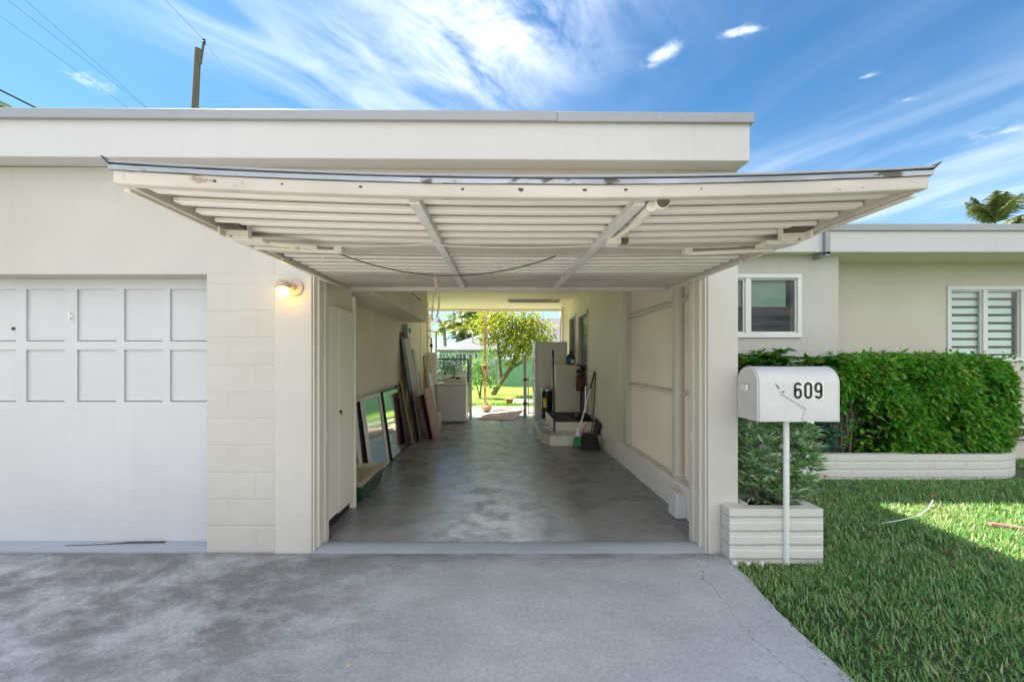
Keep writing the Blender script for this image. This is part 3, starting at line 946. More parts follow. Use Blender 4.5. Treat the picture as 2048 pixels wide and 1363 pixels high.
# ------------------------------------------------------------------ tilt door, swung up level
DX0, DY0, DL, DW = .075, 1.372, 2.13, 1.40
def door_map(mb):
    "door-local (x, y from the front edge, z above the rail's underside) to the world, with the sag of the front edge"
    for p in mb.v:
        x, y, z = p
        t = y / DL
        sag = -.040 * (1 - (x / DW) ** 2) * max(0.0, 1 - t) ** 1.5
        tilt = (-.010 * (x / DW)) * max(0.0, 1 - t)
        p.x, p.y, p.z = DX0 + x, DY0 + y, 2.038 + .014 * t + z + sag + tilt
    return mb
def xbox(mb, x0, x1, y0, y1, z0, z1, n=28):
    "a box cut along x so that it can sag"
    xs_ = np.linspace(x0, x1, n + 1)
    vs, fs = [], []
    for x in xs_:
        vs += [(x, y0, z0), (x, y1, z0), (x, y1, z1), (x, y0, z1)]
    for i in range(n):
        a = i * 4
        for k in range(4):
            fs.append((a + k, a + (k + 1) % 4, a + 4 + (k + 1) % 4, a + 4 + k))
    fs += [(0, 1, 2, 3), (n * 4 + 3, n * 4 + 2, n * 4 + 1, n * 4)]
    mb.add(vs, fs)
    return mb
# ribbed sheet: trapezoid section running across the door
b = MB()
sect = [(.0, .080), (.10, .080)]
yv = .14
first = [.185 + .118 * k for k in range(5)]
second = [.90 + .105 * k for k in range(5)]
sect = [(.0, .030), (.05, .036)]
for k in range(6):
    y0 = .078 + .113 * k
    sect += [(y0 + .03, .036), (y0 + .07, .042)]
sect += [(.757, .036), (.76, .060), (.86, .060)]
for k in range(6):
    y0 = .905 + .100 * k
    sect += [(y0 + .03, .026), (y0 + .065, .031)]
sect += [(1.49, .026), (1.50, .06), (2.13, .06)]
nx_ = 28
vs, fs = [], []
for i in range(nx_ + 1):
    x = -DW + .01 + (2 * DW - .02) * i / nx_
    vs += [(x, y, z) for y, z in sect] + [(x, y, z + .004) for y, z in sect]
ns = len(sect)
for i in range(nx_):
    for k in range(ns - 1):
        a = i * 2 * ns + k; c = a + 2 * ns
        fs += [(a, c, c + 1, a + 1), (a + ns, a + ns + 1, c + ns + 1, c + ns)]
b.add(vs, fs)
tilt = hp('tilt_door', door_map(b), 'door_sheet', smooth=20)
tilt['label'] = 'sagging white tilt-up door, swung open, ribs seen from beneath'
for k in range(12):  # pale strips over the darker sheet carry the painted light and shade bands
    y0 = (.085 + .113 * k) if k < 6 else (.905 + .100 * (k - 6))
    zt_ = .0365 if k < 6 else .0265
    h_ = .019 if k < 6 else .013
    b = MB(); xbox(b, -DW + .045, DW - .045, y0, y0 + .044, zt_ - h_, zt_)
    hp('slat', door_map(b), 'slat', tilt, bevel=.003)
b = MB(); xbox(b, -DW, DW, 0, .040, 0, .045)
hp('front_rail', door_map(b), 'door_wood', tilt, bevel=.004)
b = MB(); xbox(b, -DW + .04, DW - .04, .715, .845, .006, .075)
hp('middle_rail', door_map(b), 'door_wood', tilt, bevel=.003)
b = MB(); xbox(b, -DW + .04, DW - .04, .855, .875, -.004, .07)
hp('angle_iron', door_map(b), 'door_wood', tilt, bevel=.002)
b = MB(); xbox(b, -DW + .04, DW - .04, 1.50, 1.80, .012, .075); xbox(b, -DW + .04, DW - .04, 1.81, 2.09, .018, .075)
hp('rear_board', door_map(b), 'door_wood', tilt, bevel=.003)
b = MB(); xbox(b, -DW, DW, 2.092, 2.13, -.012, .078)
hp('rear_rail', door_map(b), 'door_wood', tilt, bevel=.003)
for s in (-1, 1):
    b = MB(); b.box(s * DW - .001 * s if s < 0 else DW - .038, -DW + .038 if s < 0 else DW - .001, .046, 2.091, .0, .084)
    # cut along y for the sag
    vv = MB()
    yy = np.linspace(.046, 2.091, 20)
    x0, x1 = (-DW + .001, -DW + .038) if s < 0 else (DW - .038, DW - .001)
    vs, fs = [], []
    for y in yy:
        vs += [(x0, y, .0), (x1, y, .0), (x1, y, .074), (x0, y, .074)]
    for i in range(19):
        a = i * 4
        for k in range(4):
            fs.append((a + k, a + (k + 1) % 4, a + 4 + (k + 1) % 4, a + 4 + k))
    fs += [(0, 1, 2, 3), (79, 78, 77, 76)]
    vv.add(vs, fs)
    hp('side_stile', door_map(vv), 'door_wood', tilt, bevel=.003)
    # thin outer metal edge under each stile
    b = MB()
    b.bar((s * (DW - .004), .05, -.006), (s * (DW - .004), 2.08, -.006), .022, .008)
    hp('edge_strip', door_map(b), 'jamb', tilt)
# torn metal skin along the leading edge: two lips with a dark slot between
def lip(z0, z1, y0, y1, amp, seed, ext=.02):
    r = np.random.default_rng(seed)
    n = 90
    vs, fs = [], []
    w = np.convolve(r.normal(0, 1, n + 9), np.ones(5) / 5, 'valid')[:n + 1]
    for i in range(n + 1):
        x = -DW - ext + (2 * DW + 2 * ext) * i / n
        d = amp * w[min(i, len(w) - 1)]
        vs += [(x, y0 + d * .6, z0 + d), (x, y1, z0), (x, y1, z1), (x, y0 + d * .3, z1 + d * .3)]
    for i in range(n):
        a = i * 4
        for k in range(4):
            fs.append((a + k, a + (k + 1) % 4, a + 4 + (k + 1) % 4, a + 4 + k))
    fs += [(0, 1, 2, 3), (n * 4 + 3, n * 4 + 2, n * 4 + 1, n * 4)]
    return MB().add(vs, fs)
hp('lower_lip', door_map(lip(.0455, .061, -.006, .04, .0022, 3, .012)), 'galv', tilt)
hp('slot', door_map(lip(.0615, .066, .010, .04, .0, 5, .0)), 'dark', tilt)
hp('upper_lip', door_map(lip(.0665, .073, -.012, .09, .0012, 9, .012)), 'drip', tilt)
for s in (-1, 1):
    b = MB()
    b.add([(s * 1.404, -.012, .068), (s * 1.422, -.02, .084), (s * 1.418, .05, .086), (s * 1.396, .04, .074),
           (s * 1.404, -.012, .060), (s * 1.422, -.02, .080), (s * 1.418, .05, .082), (s * 1.396, .04, .066)],
          [(0, 1, 2, 3), (7, 6, 5, 4), (0, 4, 5, 1), (1, 5, 6, 2), (2, 6, 7, 3), (3, 7, 4, 0)])
    hp('bent_corner', door_map(b), 'steelblack', tilt)
# long braces
for x0, x1 in ((-.375, -.375), (.425, .405)):
    b = MB()
    n = 14
    for i in range(n):
        y0 = .046 + (2.0 - .046) * i / n; y1 = .046 + (2.0 - .046) * (i + 1) / n
        xa = x0 + (x1 - x0) * i / n; xb = x0 + (x1 - x0) * (i + 1) / n
        b.bar((xa, y0, .006), (xb, y1, .006), .040, .034)
    hp('brace', door_map(b), 'brace', tilt, bevel=.003)
# latch gear on the right brace
b = MB()
b.tube([(.47, .05, -.012), (.475, .26, -.016)], .020, 14)
b.tube([(.50, .03, -.004), (.50, .075, -.004)], .026, 14)
b.tube([(.475, .27, -.014), (.458, .50, -.014)], .013, 12)
b.box(.43, .49, .47, .53, -.035, .0)
hp('latch', door_map(b), 'jamb', tilt, bevel=.003)
b = MB(); b.tube([(.50, .024, -.004), (.50, .031, -.004)], .022, 14)
hp('rust_patch', door_map(b), 'rust', tilt)
b = MB(); b.box(.496, .525, .48, .51, -.03, -.006)
hp('rust_patch', door_map(b), 'rust', tilt)
# hinge gear on both sides
for s in (-1, 1):
    b = MB()
    b.box(min(s * 1.25, s * 1.36), max(s * 1.25, s * 1.36), .50, .53, -.03, .05)
    b.box(min(s * 1.20, s * 1.36), max(s * 1.20, s * 1.36), .53, .62, -.035, -.018)
    b.box(min(s * 1.355, s * 1.365), max(s * 1.355, s * 1.365), .46, .66, -.03, .06)
    if s < 0:
        b.bar((-1.22, .60, -.028), (-1.00, .665, -.024), .05, .012)
        b.tube([(-1.10, .63, -.03), (-1.10, .63, -.05)], .02, 10)
    hp('hinge_bracket', door_map(b), 'jamb', tilt, bevel=.002)
    b = MB()
    b.box(min(s * 1.27, s * 1.35), max(s * 1.27, s * 1.35), .532, .56, -.010, .06)
    b.box(min(s * 1.255, s * 1.35), max(s * 1.255, s * 1.35), .44, .499, .004, .034)
    b.tube([(s * 1.33, .50, -.022), (s * 1.33, .60, -.024)], .008, 8)
    hp('dark_gear', door_map(b), 'rust', tilt)
    b = MB(); b.tube([(s * 1.34, .70, -.022), (s * .93, .76, -.018)], .011, 10); b.tube([(s * 1.34, .74, -.016), (s * .95, .79, -.012)], .008, 10)
    b.box(min(s * .91, s * .95), max(s * .91, s * .95), .745, .785, -.024, .004)
    hp('lock_rod', door_map(b), 'jamb', tilt)
    b = MB(); b.bar((s * 1.372, 1.02, .005), (s * 1.372, 2.0, .02), .012, .05)
    hp('lift_arm', door_map(b), 'brace', tilt)
for (x, y, r) in ((-.20, -.004, .004), (-.55, -.003, .005), (.0, -.004, .007), (.22, -.004, .005), (.36, -.004, .005), (.62, -.003, .003), (-.82, -.003, .004), (-1.05, -.004, .005)):
    b = MB(); b.lathe([(0, -.002), (r * .6, -.003), (r, 0)], (x, y + .004, .026), 7, 'Y')
    for p in b.v:
        p.x += random.uniform(-.3, .3) * r + (p.x - x) * random.uniform(0, .9)
    hp('rust_spot', door_map(b), 'rust', tilt)
# sagging spring cables, held by the door
b = MB()
def cable_pts(a, c, sag, n=18):
    a, c = Vector(a), Vector(c)
    return [a.lerp(c, t) - Vector((0, 0, sag * 4 * t * (1 - t))) for t in [i / n for i in range(n + 1)]]
b.tube(cable_pts((-1.0, .70, -.005), (-.375, .55, -.02), .006), .0028, 6)
b.tube(cable_pts((-.375, .60, -.014), (.42, .58, -.014), .012), .0028, 6)
b.tube(cable_pts((.43, .60, -.014), (1.15, .66, -.01), .01), .0028, 6)
hp('spring_cable', door_map(b), 'brace', tilt)
b = MB()
b.tube(cable_pts(P(668, 503, 2.19), P(1112, 512, 2.19), .118, 24), .0034, 7)
hp('slack_cable', b, 'cable', tilt)
b = MB()
b.lathe([(.0, .03), (.012, .025), (.012, -.02), (0, -.025)], P(648, 510, 2.40), 10)
b.tube([P(648, 494, 2.40), P(648, 512, 2.40)], .003, 6)
hp('hanging_weight', b, 'brace', tilt)
# pull rope
rp = []
YR = 2.19
rope = MB()
rope.tube([P(872, 548, YR), P(869, 558, YR), P(872, 566, YR), P(866, 600, YR), P(864, 630, YR), P(866, 648, YR)], .0055, 8)
rope.tube([P(872, 566, YR), P(877, 585, YR + .01), P(878, 610, YR + .01), P(874, 634, YR), P(868, 646, YR)], .0055, 8)
o = part('pull_rope', rope, 'rope'); tag(o, 'frayed tan rope loop hanging from the tilt door cable', 'rope')
for m_ in (o,): pass
rt = o
b = MB(); b.tube([P(860, 651, YR), P(866, 646, YR), P(874, 637, YR), P(879, 634, YR)], [.006, .012, .010, .006], 8)
part('knot', b, M['decal'], rt)
b = MB(); b.tube([P(869, 553, YR), P(871, 558, YR), P(874, 566, YR)], [.006, .013, .006], 8)
part('knot', b, 'rope', rt)

# ------------------------------------------------------------------ right wing of the house
RY, W1, W2 = 5.2, 5.37, 5.84
XW = (1677 - 998) / F * W1
b = MB()
wx0, wx1, wz0, wz1 = 2.95, (1602 - 998) / F * W1, CAMZ + (720 - 675) / F * W1, CAMZ + (720 - 548) / F * W1
b.box(1.951, wx0, W1, W1 + .2, -.1, 2.86); b.box(wx1, XW, W1, W1 + .2, -.1, 2.86)
b.box(wx0, wx1, W1, W1 + .2, -.1, wz0); b.box(wx0, wx1, W1, W1 + .2, wz1, 2.86)
b.box(XW - .2, XW, W1 + .2, W2 + .19, -.1, 2.86)
hp('bay_wall', b, 'wall')
vx0, vx1, vz0, vz1 = (1893 - 998) / F * W2, (2047 - 998) / F * W2, CAMZ + (720 - 722) / F * W2, CAMZ + (720 - 572) / F * W2
b = MB()
b.box(XW + .001, vx0, W2, W2 + .2, -.1, 2.86); b.box(vx1, 12.0, W2, W2 + .2, -.1, 2.86)
b.box(vx0, vx1, W2, W2 + .2, -.1, vz0); b.box(vx0, vx1, W2, W2 + .2, vz1, 2.86)
hp('recessed_wall', b, mat('recessed_wall_paint', (.50, .448, .372), .6, .07, 1.5, .4, 55, streak=.08, trowel=.7))
b = MB(); b.box(1.97, 12.4, RY + .02, 13, 2.85, 3.13)
hp('roof', b, mat('soffit_paint', (.70, .65, .55), .6, .06, 2.0, .15, 30))
b = MB(); b.box(1.80, 12.5, RY, RY + .0195, 2.846, 3.135)
hp('fascia', b, 'fascia', bevel=.003)
b = MB(); b.box(1.81, 12.55, RY - .028, RY - .0005, 3.118, 3.206); b.box(1.81, 12.55, RY - .0005, RY + .4, 3.137, 3.206)
hp('drip_edge', b, 'drip', bevel=.004)
b = MB()
gx_ = (1655 - 998) / F * 5.16
b.box(gx_ - .032, gx_ + .032, RY - .05, RY - .001, 2.80, 3.10)
b.box(gx_ - .032, gx_ + .032, RY - .05, W1 - .001, 2.785, 2.842)
hp('downspout', b, 'drip', bevel=.006)

def window(x0, x1, z0, z1, y, mull, fw=.055):
    b = MB()
    b.box(x0, x1, y - .022, y + .06, z1 - fw, z1); b.box(x0, x1, y - .026, y + .06, z0, z0 + fw * 1.1)
    b.box(x0, x0 + fw, y - .02, y + .06, z0 + fw * 1.1, z1 - fw); b.box(x1 - fw, x1, y - .02, y + .06, z0 + fw * 1.1, z1 - fw)
    for mx in mull:
        b.box(mx - .034, mx + .034, y - .016, y + .055, z0 + fw * 1.1, z1 - fw)
    w = hp('window', b, 'alu', bevel=.004)
    eds = [x0 + fw] + [m for m in mull] + [x1 - fw]
    for i in range(len(eds) - 1):
        a = eds[i] + (.034 if i else 0); c = eds[i + 1] - (.034 if i < len(eds) - 2 else 0)
        b = MB()
        for (p0, p1, q0, q1) in ((a, a + .022, z0 + fw * 1.1, z1 - fw), (c - .022, c, z0 + fw * 1.1, z1 - fw), (a + .022, c - .022, z0 + fw * 1.1, z0 + fw * 1.1 + .022), (a + .022, c - .022, z1 - fw - .022, z1 - fw)):
            b.box(p0, p1, y + .006, y + .03, q0, q1)
        hp('sash', b, 'brace' if i else 'alu', w, bevel=.002)
        b = MB(); b.box(a + .022, c - .022, y + .014, y + .02, z0 + fw * 1.1 + .022, z1 - fw - .022)
        hp('pane', b, 'glass', w)
    b = MB(); b.box(x0 - .3, x1 + .3, y + .9, y + 1.0, z0 - .4, z1 + .24)
    b.box(x0 - .31, x0 - .30, y + .2, y + .9, z0 - .4, z1 + .24); b.box(x1 + .30, x1 + .31, y + .2, y + .9, z0 - .4, z1 + .24)
    b.box(x0 - .3, x1 + .3, y + .2, y + .9, z0 - .42, z0 - .4); b.box(x0 - .3, x1 + .3, y + .2, y + .9, z1 + .24, z1 + .25)
    hp('room', b, 'room', w)
    return w
mx1 = (1495 - 998) / F * W1
w1 = window(wx0, wx1, wz0, wz1, W1, [mx1])
w1['label'] = 'white framed window with a grey-green roller shade half down'
b = MB(); b.box(wx0 + .06, wx1 - .16, W1 + .065, W1 + .069, CAMZ + (720 - 614) / F * (W1 + .1), wz1 - .05)
hp('roller_shade', b, 'shade', w1)
mx2 = (1969 - 998) / F * W2
w2 = window(vx0, vx1, vz0, vz1, W2, [mx2])
w2['label'] = 'wide window with striped blinds above the hedge'
b = MB(); b2 = MB()
z = vz1 - .08
k = 0
while z > vz0 + .02:
    b.box(vx0 + .05, vx1 - .10, W2 + .062, W2 + .066, z - .080, z)
    b2.box(vx0 + .05, vx1 - .10, W2 + .062, W2 + .065, z - .118, z - .0801)
    z -= .118
hp('blind', b, 'zebra', w2); hp('sheer_blind', b2, 'zebra2', w2)
# small pot on the inner sill of the first window
p = P(1481, 666, W1 + .12)
b = MB(); b.lathe([(0, -.05), (.035, -.05), (.045, .0), (.04, .0), (0, -.01)], p, 14)
o = part('flower_pot', b, 'terracotta'); tag(o, 'small terracotta pot inside the window beside the pier', 'flower pot')

# ------------------------------------------------------------------ lamp on the left pier
lp = P(590, 575, 2.985)
lamp = thing('wall_lamp', 'lit amber glass jar lamp on the pier left of the carport', 'lamp', (lp.x, 2.99, lp.z))
b = MB(); b.lathe([(0, -.022), (.045, -.022), (.062, -.012), (.066, 0), (0, 0)], (lp.x, 2.989, lp.z), 28, 'Y')
part('backplate', b, 'backplate', lamp)
lx, ly = lp.x - .035, 2.989 - .11
b = MB()
b.tube([(lp.x, 2.97, lp.z), (lp.x - .012, 2.93, lp.z + .006), (lx, ly + .02, lp.z + .004)], [.028, .026, .026], 14)
b.lathe([(0, .035), (.030, .034), (.042, .022), (.044, -.010), (.0, -.012)], (lx, ly, lp.z), 24)
part('cap', b, 'backplate', lamp)
b = MB(); b.lathe([(.045, -.010), (.048, -.012), (.048, -.015), (.0, -.015)], (lx, ly, lp.z), 20); b.bar((lx - .06, ly, lp.z - .012), (lx + .03, ly, lp.z - .012), .006, .004)
part('clamp_ring', b, 'steelblack', lamp)
b = MB(); b.lathe([(.034, -.016), (.046, -.032), (.045, -.075), (.040, -.086), (.0, -.088)], (lx, ly, lp.z), 24)
part('shade', b, 'jar', lamp)
b = MB(); b.lathe([(0, -.022), (.012, -.024), (.024, -.036), (.026, -.052), (.018, -.068), (0, -.072)], (lx, ly, lp.z), 18)
part('bulb', b, 'bulb', lamp)

# ------------------------------------------------------------------ mailbox
mbx = thing('mailbox', 'white curbside mailbox on a post with black number 609', 'mailbox', ((1572 - 998) / F * 2.87, 2.87, 0))
X0, X1, Y0m, Y1m, Z0m, Z1m = 1.777, 2.344, 2.75, 2.985, 1.017, 1.396
def arch(y0, y1, z0, z1, n=20, inset=0.0):
    yc = (y0 + y1) / 2; r = (y1 - y0) / 2 - inset
    zs = z1 - (y1 - y0) / 2
    pts = [(yc - r, z0 + inset)]
    pts += [(yc - r * math.cos(math.pi * k / n), zs + r * math.sin(math.pi * k / n)) for k in range(n + 1)]
    pts += [(yc + r, z0 + inset)]
    return pts
def arch_solid(x0, x1, inset=0.0):
    pr = arch(Y0m, Y1m, Z0m, Z1m, inset=inset)
    n = len(pr)
    vs = [(x, y, z) for x in (x0, x1) for y, z in pr]
    return MB().add(vs, [tuple(range(n)), tuple(range(2 * n - 1, n - 1, -1))] + [(k, n + k, n + (k + 1) % n, (k + 1) % n) for k in range(n)])
part('body', arch_solid(X0 + .012, X1), 'mailbox', mbx, bevel=.004)
dr = part('door', arch_solid(X0, X0 + .0115, .002), 'mailbox', mbx, bevel=.003)
b = MB(); b.box(X0 - .034, X0 - .022, 2.82, 2.895, 1.222, 1.268); b.box(X0 - .022, X0 - .0005, 2.84, 2.88, 1.235, 1.255)
part('handle', b, 'white', dr, bevel=.003)
b = MB(); b.tube([(mbx.location.x, 2.868, -.05), (mbx.location.x, 2.868, Z0m)], .0195, 18)
part('post', b, 'white', mbx)
def arch_ring(x0, x1, grow):
    a = arch(Y0m - grow, Y1m + grow, Z0m - .001, Z1m + grow); c = arch(Y0m, Y1m, Z0m, Z1m, inset=.0005)
    n = len(a)
    vs = [(x, y, z) for x in (x0, x1) for pr in (a, c) for y, z in pr]
    fs = []
    for k in range(n - 1):
        fs += [(k, k + 1, 2 * n + k + 1, 2 * n + k), (k, n + k, n + k + 1, k + 1), (2 * n + k, 2 * n + k + 1, 3 * n + k + 1, 3 * n + k)]
    return MB().add(vs, fs)
part('rim', arch_ring(X0 + .012, X0 + .020, .003), 'mailbox', mbx)
part('seam', arch_ring(X1 - .012, X1 - .006, .002), 'mailbox', mbx)
b = MB(); b.box(mbx.location.x - .06, mbx.location.x + .06, 2.80, 2.93, Z0m - .010, Z0m - .0005)
part('bracket', b, 'white', mbx)
# lifted flap of torn tape or flag on the long side
YF = Y0m - .001
b = MB()
q = [P(1561, 782, YF), P(1614, 815, YF), P(1601, 837, YF), P(1625, 848, YF), P(1632, 838, YF), P(1618, 815, YF), P(1564, 779, YF)]
def flat(pts, y0, y1):
    n = len(pts)
    vs = [(p.x, y0, p.z) for p in pts] + [(p.x, y1, p.z) for p in pts]
    return MB().add(vs, [tuple(range(n)), tuple(range(2 * n - 1, n - 1, -1))] + [(k, n + k, n + (k + 1) % n, (k + 1) % n) for k in range(n)])
fl = flat([P(1563, 780, YF), P(1613, 812, YF), P(1630, 834, YF), P(1626, 848, YF), P(1603, 838, YF), P(1611, 817, YF), P(1560, 786, YF)], YF - .006, YF)
part('flag', fl, 'mailbox', mbx, bevel=.001)
b = MB(); b.lathe([(0, -.010), (.004, -.010), (.005, 0)], (P(1565, 783, YF).x, YF - .004, P(1565, 783, YF).z), 10, 'Y')
b.add(*(lambda a, c, d: ([(a.x, YF - .0006, a.z), (c.x, YF - .0006, c.z), (d.x, YF - .0006, d.z)], [(0, 1, 2)]))(P(1549, 765, YF), P(1557, 778, YF), P(1559, 775, YF)))
part('pivot', b, 'rust', mbx)
# number 609 on clear stickers
oz = P(1587, 798, YF)
digs = {}
def ell(cx, cy, rx, ry, a0, a1, n=20):
    return [(cx + rx * math.cos(rad(a0 + (a1 - a0) * i / n)), cy + ry * math.sin(rad(a0 + (a1 - a0) * i / n))) for i in range(n + 1)]
def zero():
    return [[(p[0], p[1]) for p in ell(.5, 1.5, .36, .36, 0, 180)] + ell(.5, .5, .36, .36, 180, 360) + [(.86, 1.5)]]
def six():
    loop = ell(.5, .52, .36, .38, 90, 450, 30)
    loop2 = ell(.5, .80, .36, .34, 0, 180, 16) + ell(.5, .5, .36, .36, 180, 360, 16) + [(.86, .80)]
    stem = [(.14, .8), (.14, 1.5)] + ell(.5, 1.5, .36, .36, 180, 20, 16)
    return [loop2, stem]
def nine():
    return [[(1 - x, 2 - y) for x, y in st] for st in six()]
DH = (798 - 765) / F * YF / 2.0
DWd = DH * .95
dx = (1609 - 1588.5) / F * YF
for i, g in enumerate((six, zero, nine)):
    x0 = P(1588, 0, YF).x + i * dx
    z0 = P(0, 797, YF).z
    b = MB(); b.box(x0 - .003, x0 + dx - .004, YF - .0012, YF - .0002, z0 - .006, z0 + 2 * DH + .006)
    st = part('sticker', b, 'decal', mbx)
    b = MB()
    for s_ in g():
        b.ribbon([(x * DWd, y * DH) for x, y in s_], DH * .30, .0014, .0022, (Vector((x0 - .001, YF, z0)), Vector((1, 0, 0)), Vector((0, 0, 1)), Vector((0, -1, 0))))
    part('digit', b, 'digit', st)

# ------------------------------------------------------------------ planters and plants
def planter(name, label, poly, inner, z, material, soil_z):
    t = thing(name, label, 'planter', (sum(p[0] for p in poly) / len(poly), sum(p[1] for p in poly) / len(poly), 0))
    n = len(poly)
    vs = [(x, y, -.06) for x, y in poly] + [(x, y, z) for x, y in poly] + [(x, y, z) for x, y in inner] + [(x, y, soil_z) for x, y in inner]
    fs = []
    for k in range(n):
        j = (k + 1) % n
        fs += [(k, j, n + j, n + k), (n + k, n + j, 2 * n + j, 2 * n + k), (2 * n + k, 2 * n + j, 3 * n + j, 3 * n + k)]
    part('brick_rim', MB().add(vs, fs), material, t, bevel=.010)
    part('soil', MB().add([(x, y, soil_z - .01) for x, y in inner], [tuple(range(n))]), 'soil', t)
    return t
po = [(1.657, 2.876), (2.333, 2.876), (2.333, 3.28), (1.80, 3.28), (1.80, 2.982), (1.657, 2.982)]
pi_ = [(1.76, 2.95), (2.26, 2.95), (2.26, 3.22), (1.83, 3.22), (1.83, 2.96), (1.76, 2.955)]
pi_ = [(1.815, 2.955), (2.255, 2.955), (2.255, 3.215), (1.86, 3.215), (1.86, 2.99), (1.815, 2.99)]
planter('brick_planter', 'low white brick planter by the carport pier under the mailbox', po, pi_, .372, 'slump', .31)
arc = [(6.08 + .80 * math.cos(rad(a)), 5.72 + .80 * math.sin(rad(a))) for a in range(-90, 1, 10)]
po = [(2.3, 4.92), (4.0, 4.92), (6.08, 4.92)] + arc[1:] + [(6.88, 5.83), (2.3, 5.83)]
arci = [(6.08 + .68 * math.cos(rad(a)), 5.72 + .68 * math.sin(rad(a))) for a in range(-90, 1, 10)]
pi_ = [(2.42, 5.04), (4.0, 5.04), (6.08, 5.04)] + arci[1:] + [(6.76, 5.80), (2.42, 5.80)]
planter('brick_planter', 'long white brick planter with a rounded end holding the hedge', po, pi_, .278, 'brick', .20)
# stones at the foot of the small planter
for i, (px, py, r) in enumerate(((1467, 1113, .028), (1492, 1111, .022), (1520, 1107, .018))):
    p = P(px, py, 2.86)
    b = MB(); b.lathe([(0, .010), (r * .8, .008), (r, -.004), (r * .8, -.03), (0, -.03)], (p.x, 2.845, .002), 6)
    for q in b.v: q += Vector((random.uniform(-.004, .004), random.uniform(-.004, .004), random.uniform(-.003, .003)))
    o = part('stone', b, 'white', smooth=20)
    tag(o, ['white stone chip at the corner of the small planter', 'white stone chip along the planter front beside the corner chip', 'white stone chip nearest the mailbox post'][i], 'stone', 'white stones at the foot of the planter')

def shrub_box(n, x0, x1, y0, y1, z0, z1, seed, shell=.16):
    "points in the outer skin of a clipped block with a bumpy surface"
    r = np.random.default_rng(seed)
    p = np.stack([r.uniform(x0, x1, n), r.uniform(y0, y1, n), r.uniform(z0, z1, n)], 1)
    c = np.array([(x0 + x1) / 2, (y0 + y1) / 2, (z0 + z1) / 2]); h = np.array([x1 - x0, y1 - y0, z1 - z0]) / 2
    side = r.choice(6, n, p=[.06, .10, .44, .06, .04, .30])
    depth = np.abs(r.normal(0, shell * .5, n))
    lump = .065 * (np.sin(p[:, 0] * 7 + p[:, 2] * 5) + np.sin(p[:, 2] * 9 - p[:, 0] * 4 + 2) + np.sin(p[:, 0] * 15 + 1) * .6)
    nrm = np.zeros((n, 3))
    for k in range(6):
        m = side == k
        ax = (0, 0, 1, 1, 2, 2)[k]; sg = (-1, 1, -1, 1, -1, 1)[k]
        p[m, ax] = c[ax] + sg * (h[ax] - depth[m] + lump[m])
        nrm[m, ax] = sg
    # round the corners
    q = (p - c) / h
    l4 = (np.abs(q) ** 5).sum(1) ** (1 / 5)
    over = np.maximum(l4, 1.04) / 1.04
    p = c + (p - c) / over[:, None]
    return p, nrm
# hedge
hedge = thing('hedge', 'clipped dark green hedge in the long brick planter under the window', 'hedge', (5.3, 5.4, .2))
p, nr = shrub_box(25000, 4.22, 6.56, 5.0, 5.76, .24, 1.46, 11)
r_ = np.random.default_rng(12)
# an open, bare hollow low on the left
hol = ((p[:, 0] - 4.58) / .40) ** 2 + ((p[:, 2] - .52) / .46) ** 2 < 1
thin = hol & (r_.uniform(size=len(p)) < .94)
p, nr = p[~thin], nr[~thin]
d = nr * .6 + r_.normal(0, .75, p.shape) + np.array([0, 0, -.05])
v, f = leaf_arrays(p, d, .088, .046, .2, .15, 13)
raw_mesh('leaves', v, f, 'hedge', hedge)
p, nr = shrub_box(3300, 4.4, 6.5, 5.15, 5.65, .3, 1.33, 15)
hol = ((p[:, 0] - 4.6) / .46) ** 2 + ((p[:, 2] - .55) / .46) ** 2 < 1
p, nr = p[~hol], nr[~hol]
v, f = leaf_arrays(p, nr + r_.normal(0, .6, p.shape), .12, .06, .1, .1, 16)
raw_mesh('inner_leaves', v, f, 'hedge', hedge)
b = MB()
for i in range(26):
    x = random.uniform(4.35, 6.6); y = random.uniform(5.15, 5.6)
    b.tube([(x, y, .19), (x + random.uniform(-.1, .1), y + random.uniform(-.06, .06), .7), (x + random.uniform(-.2, .2), y + random.uniform(-.1, .1), 1.25)], [.014, .011, .005], 6)
part('stems', b, 'bark', hedge)

def hedge_sprouts():
    r = np.random.default_rng(18)
    tw = MB(); P2, D2 = [], []
    for i in range(110):
        x, y = r.uniform(4.3, 6.55), r.uniform(5.0, 5.6)
        if i % 3 == 0:
            a = np.array([x, 5.04, r.uniform(.5, 1.45)]); d = np.array([r.normal(0, .4), -1, r.uniform(.1, .8)])
        else:
            a = np.array([x, y, 1.40]); d = np.array([r.normal(0, .35), r.normal(0, .3), 1.0])
        d = d / np.linalg.norm(d); L = r.uniform(.06, .17)
        for k in range(5):
            P2.append(a + d * L * (.4 + .15 * k)); D2.append(d * .5 + r.normal(0, .6, 3))
    v, f = leaf_arrays(np.array(P2), np.array(D2), .07, .034, .2, .1, 19)
    raw_mesh('sprout_leaves', v, f, 'hedge', hedge)
hedge_sprouts()

def rosettes(centers, nleaf, length, width, seed, up=.35, droop=.25, face=(0, 0, 0)):
    r = np.random.default_rng(seed)
    pts, dirs = [], []
    for c in centers:
        a0 = r.uniform(0, 6.28)
        tilt_ = r.normal(0, .3, 3) + np.array(face)
        for k in range(nleaf):
            a = a0 + 6.283 * k / nleaf + r.normal(0, .12)
            pts.append(c); dirs.append(np.array([math.cos(a), math.sin(a), up + r.normal(0, .12)]) + tilt_)
    return leaf_arrays(np.array(pts), np.array(dirs), length, width, .15, droop, seed)
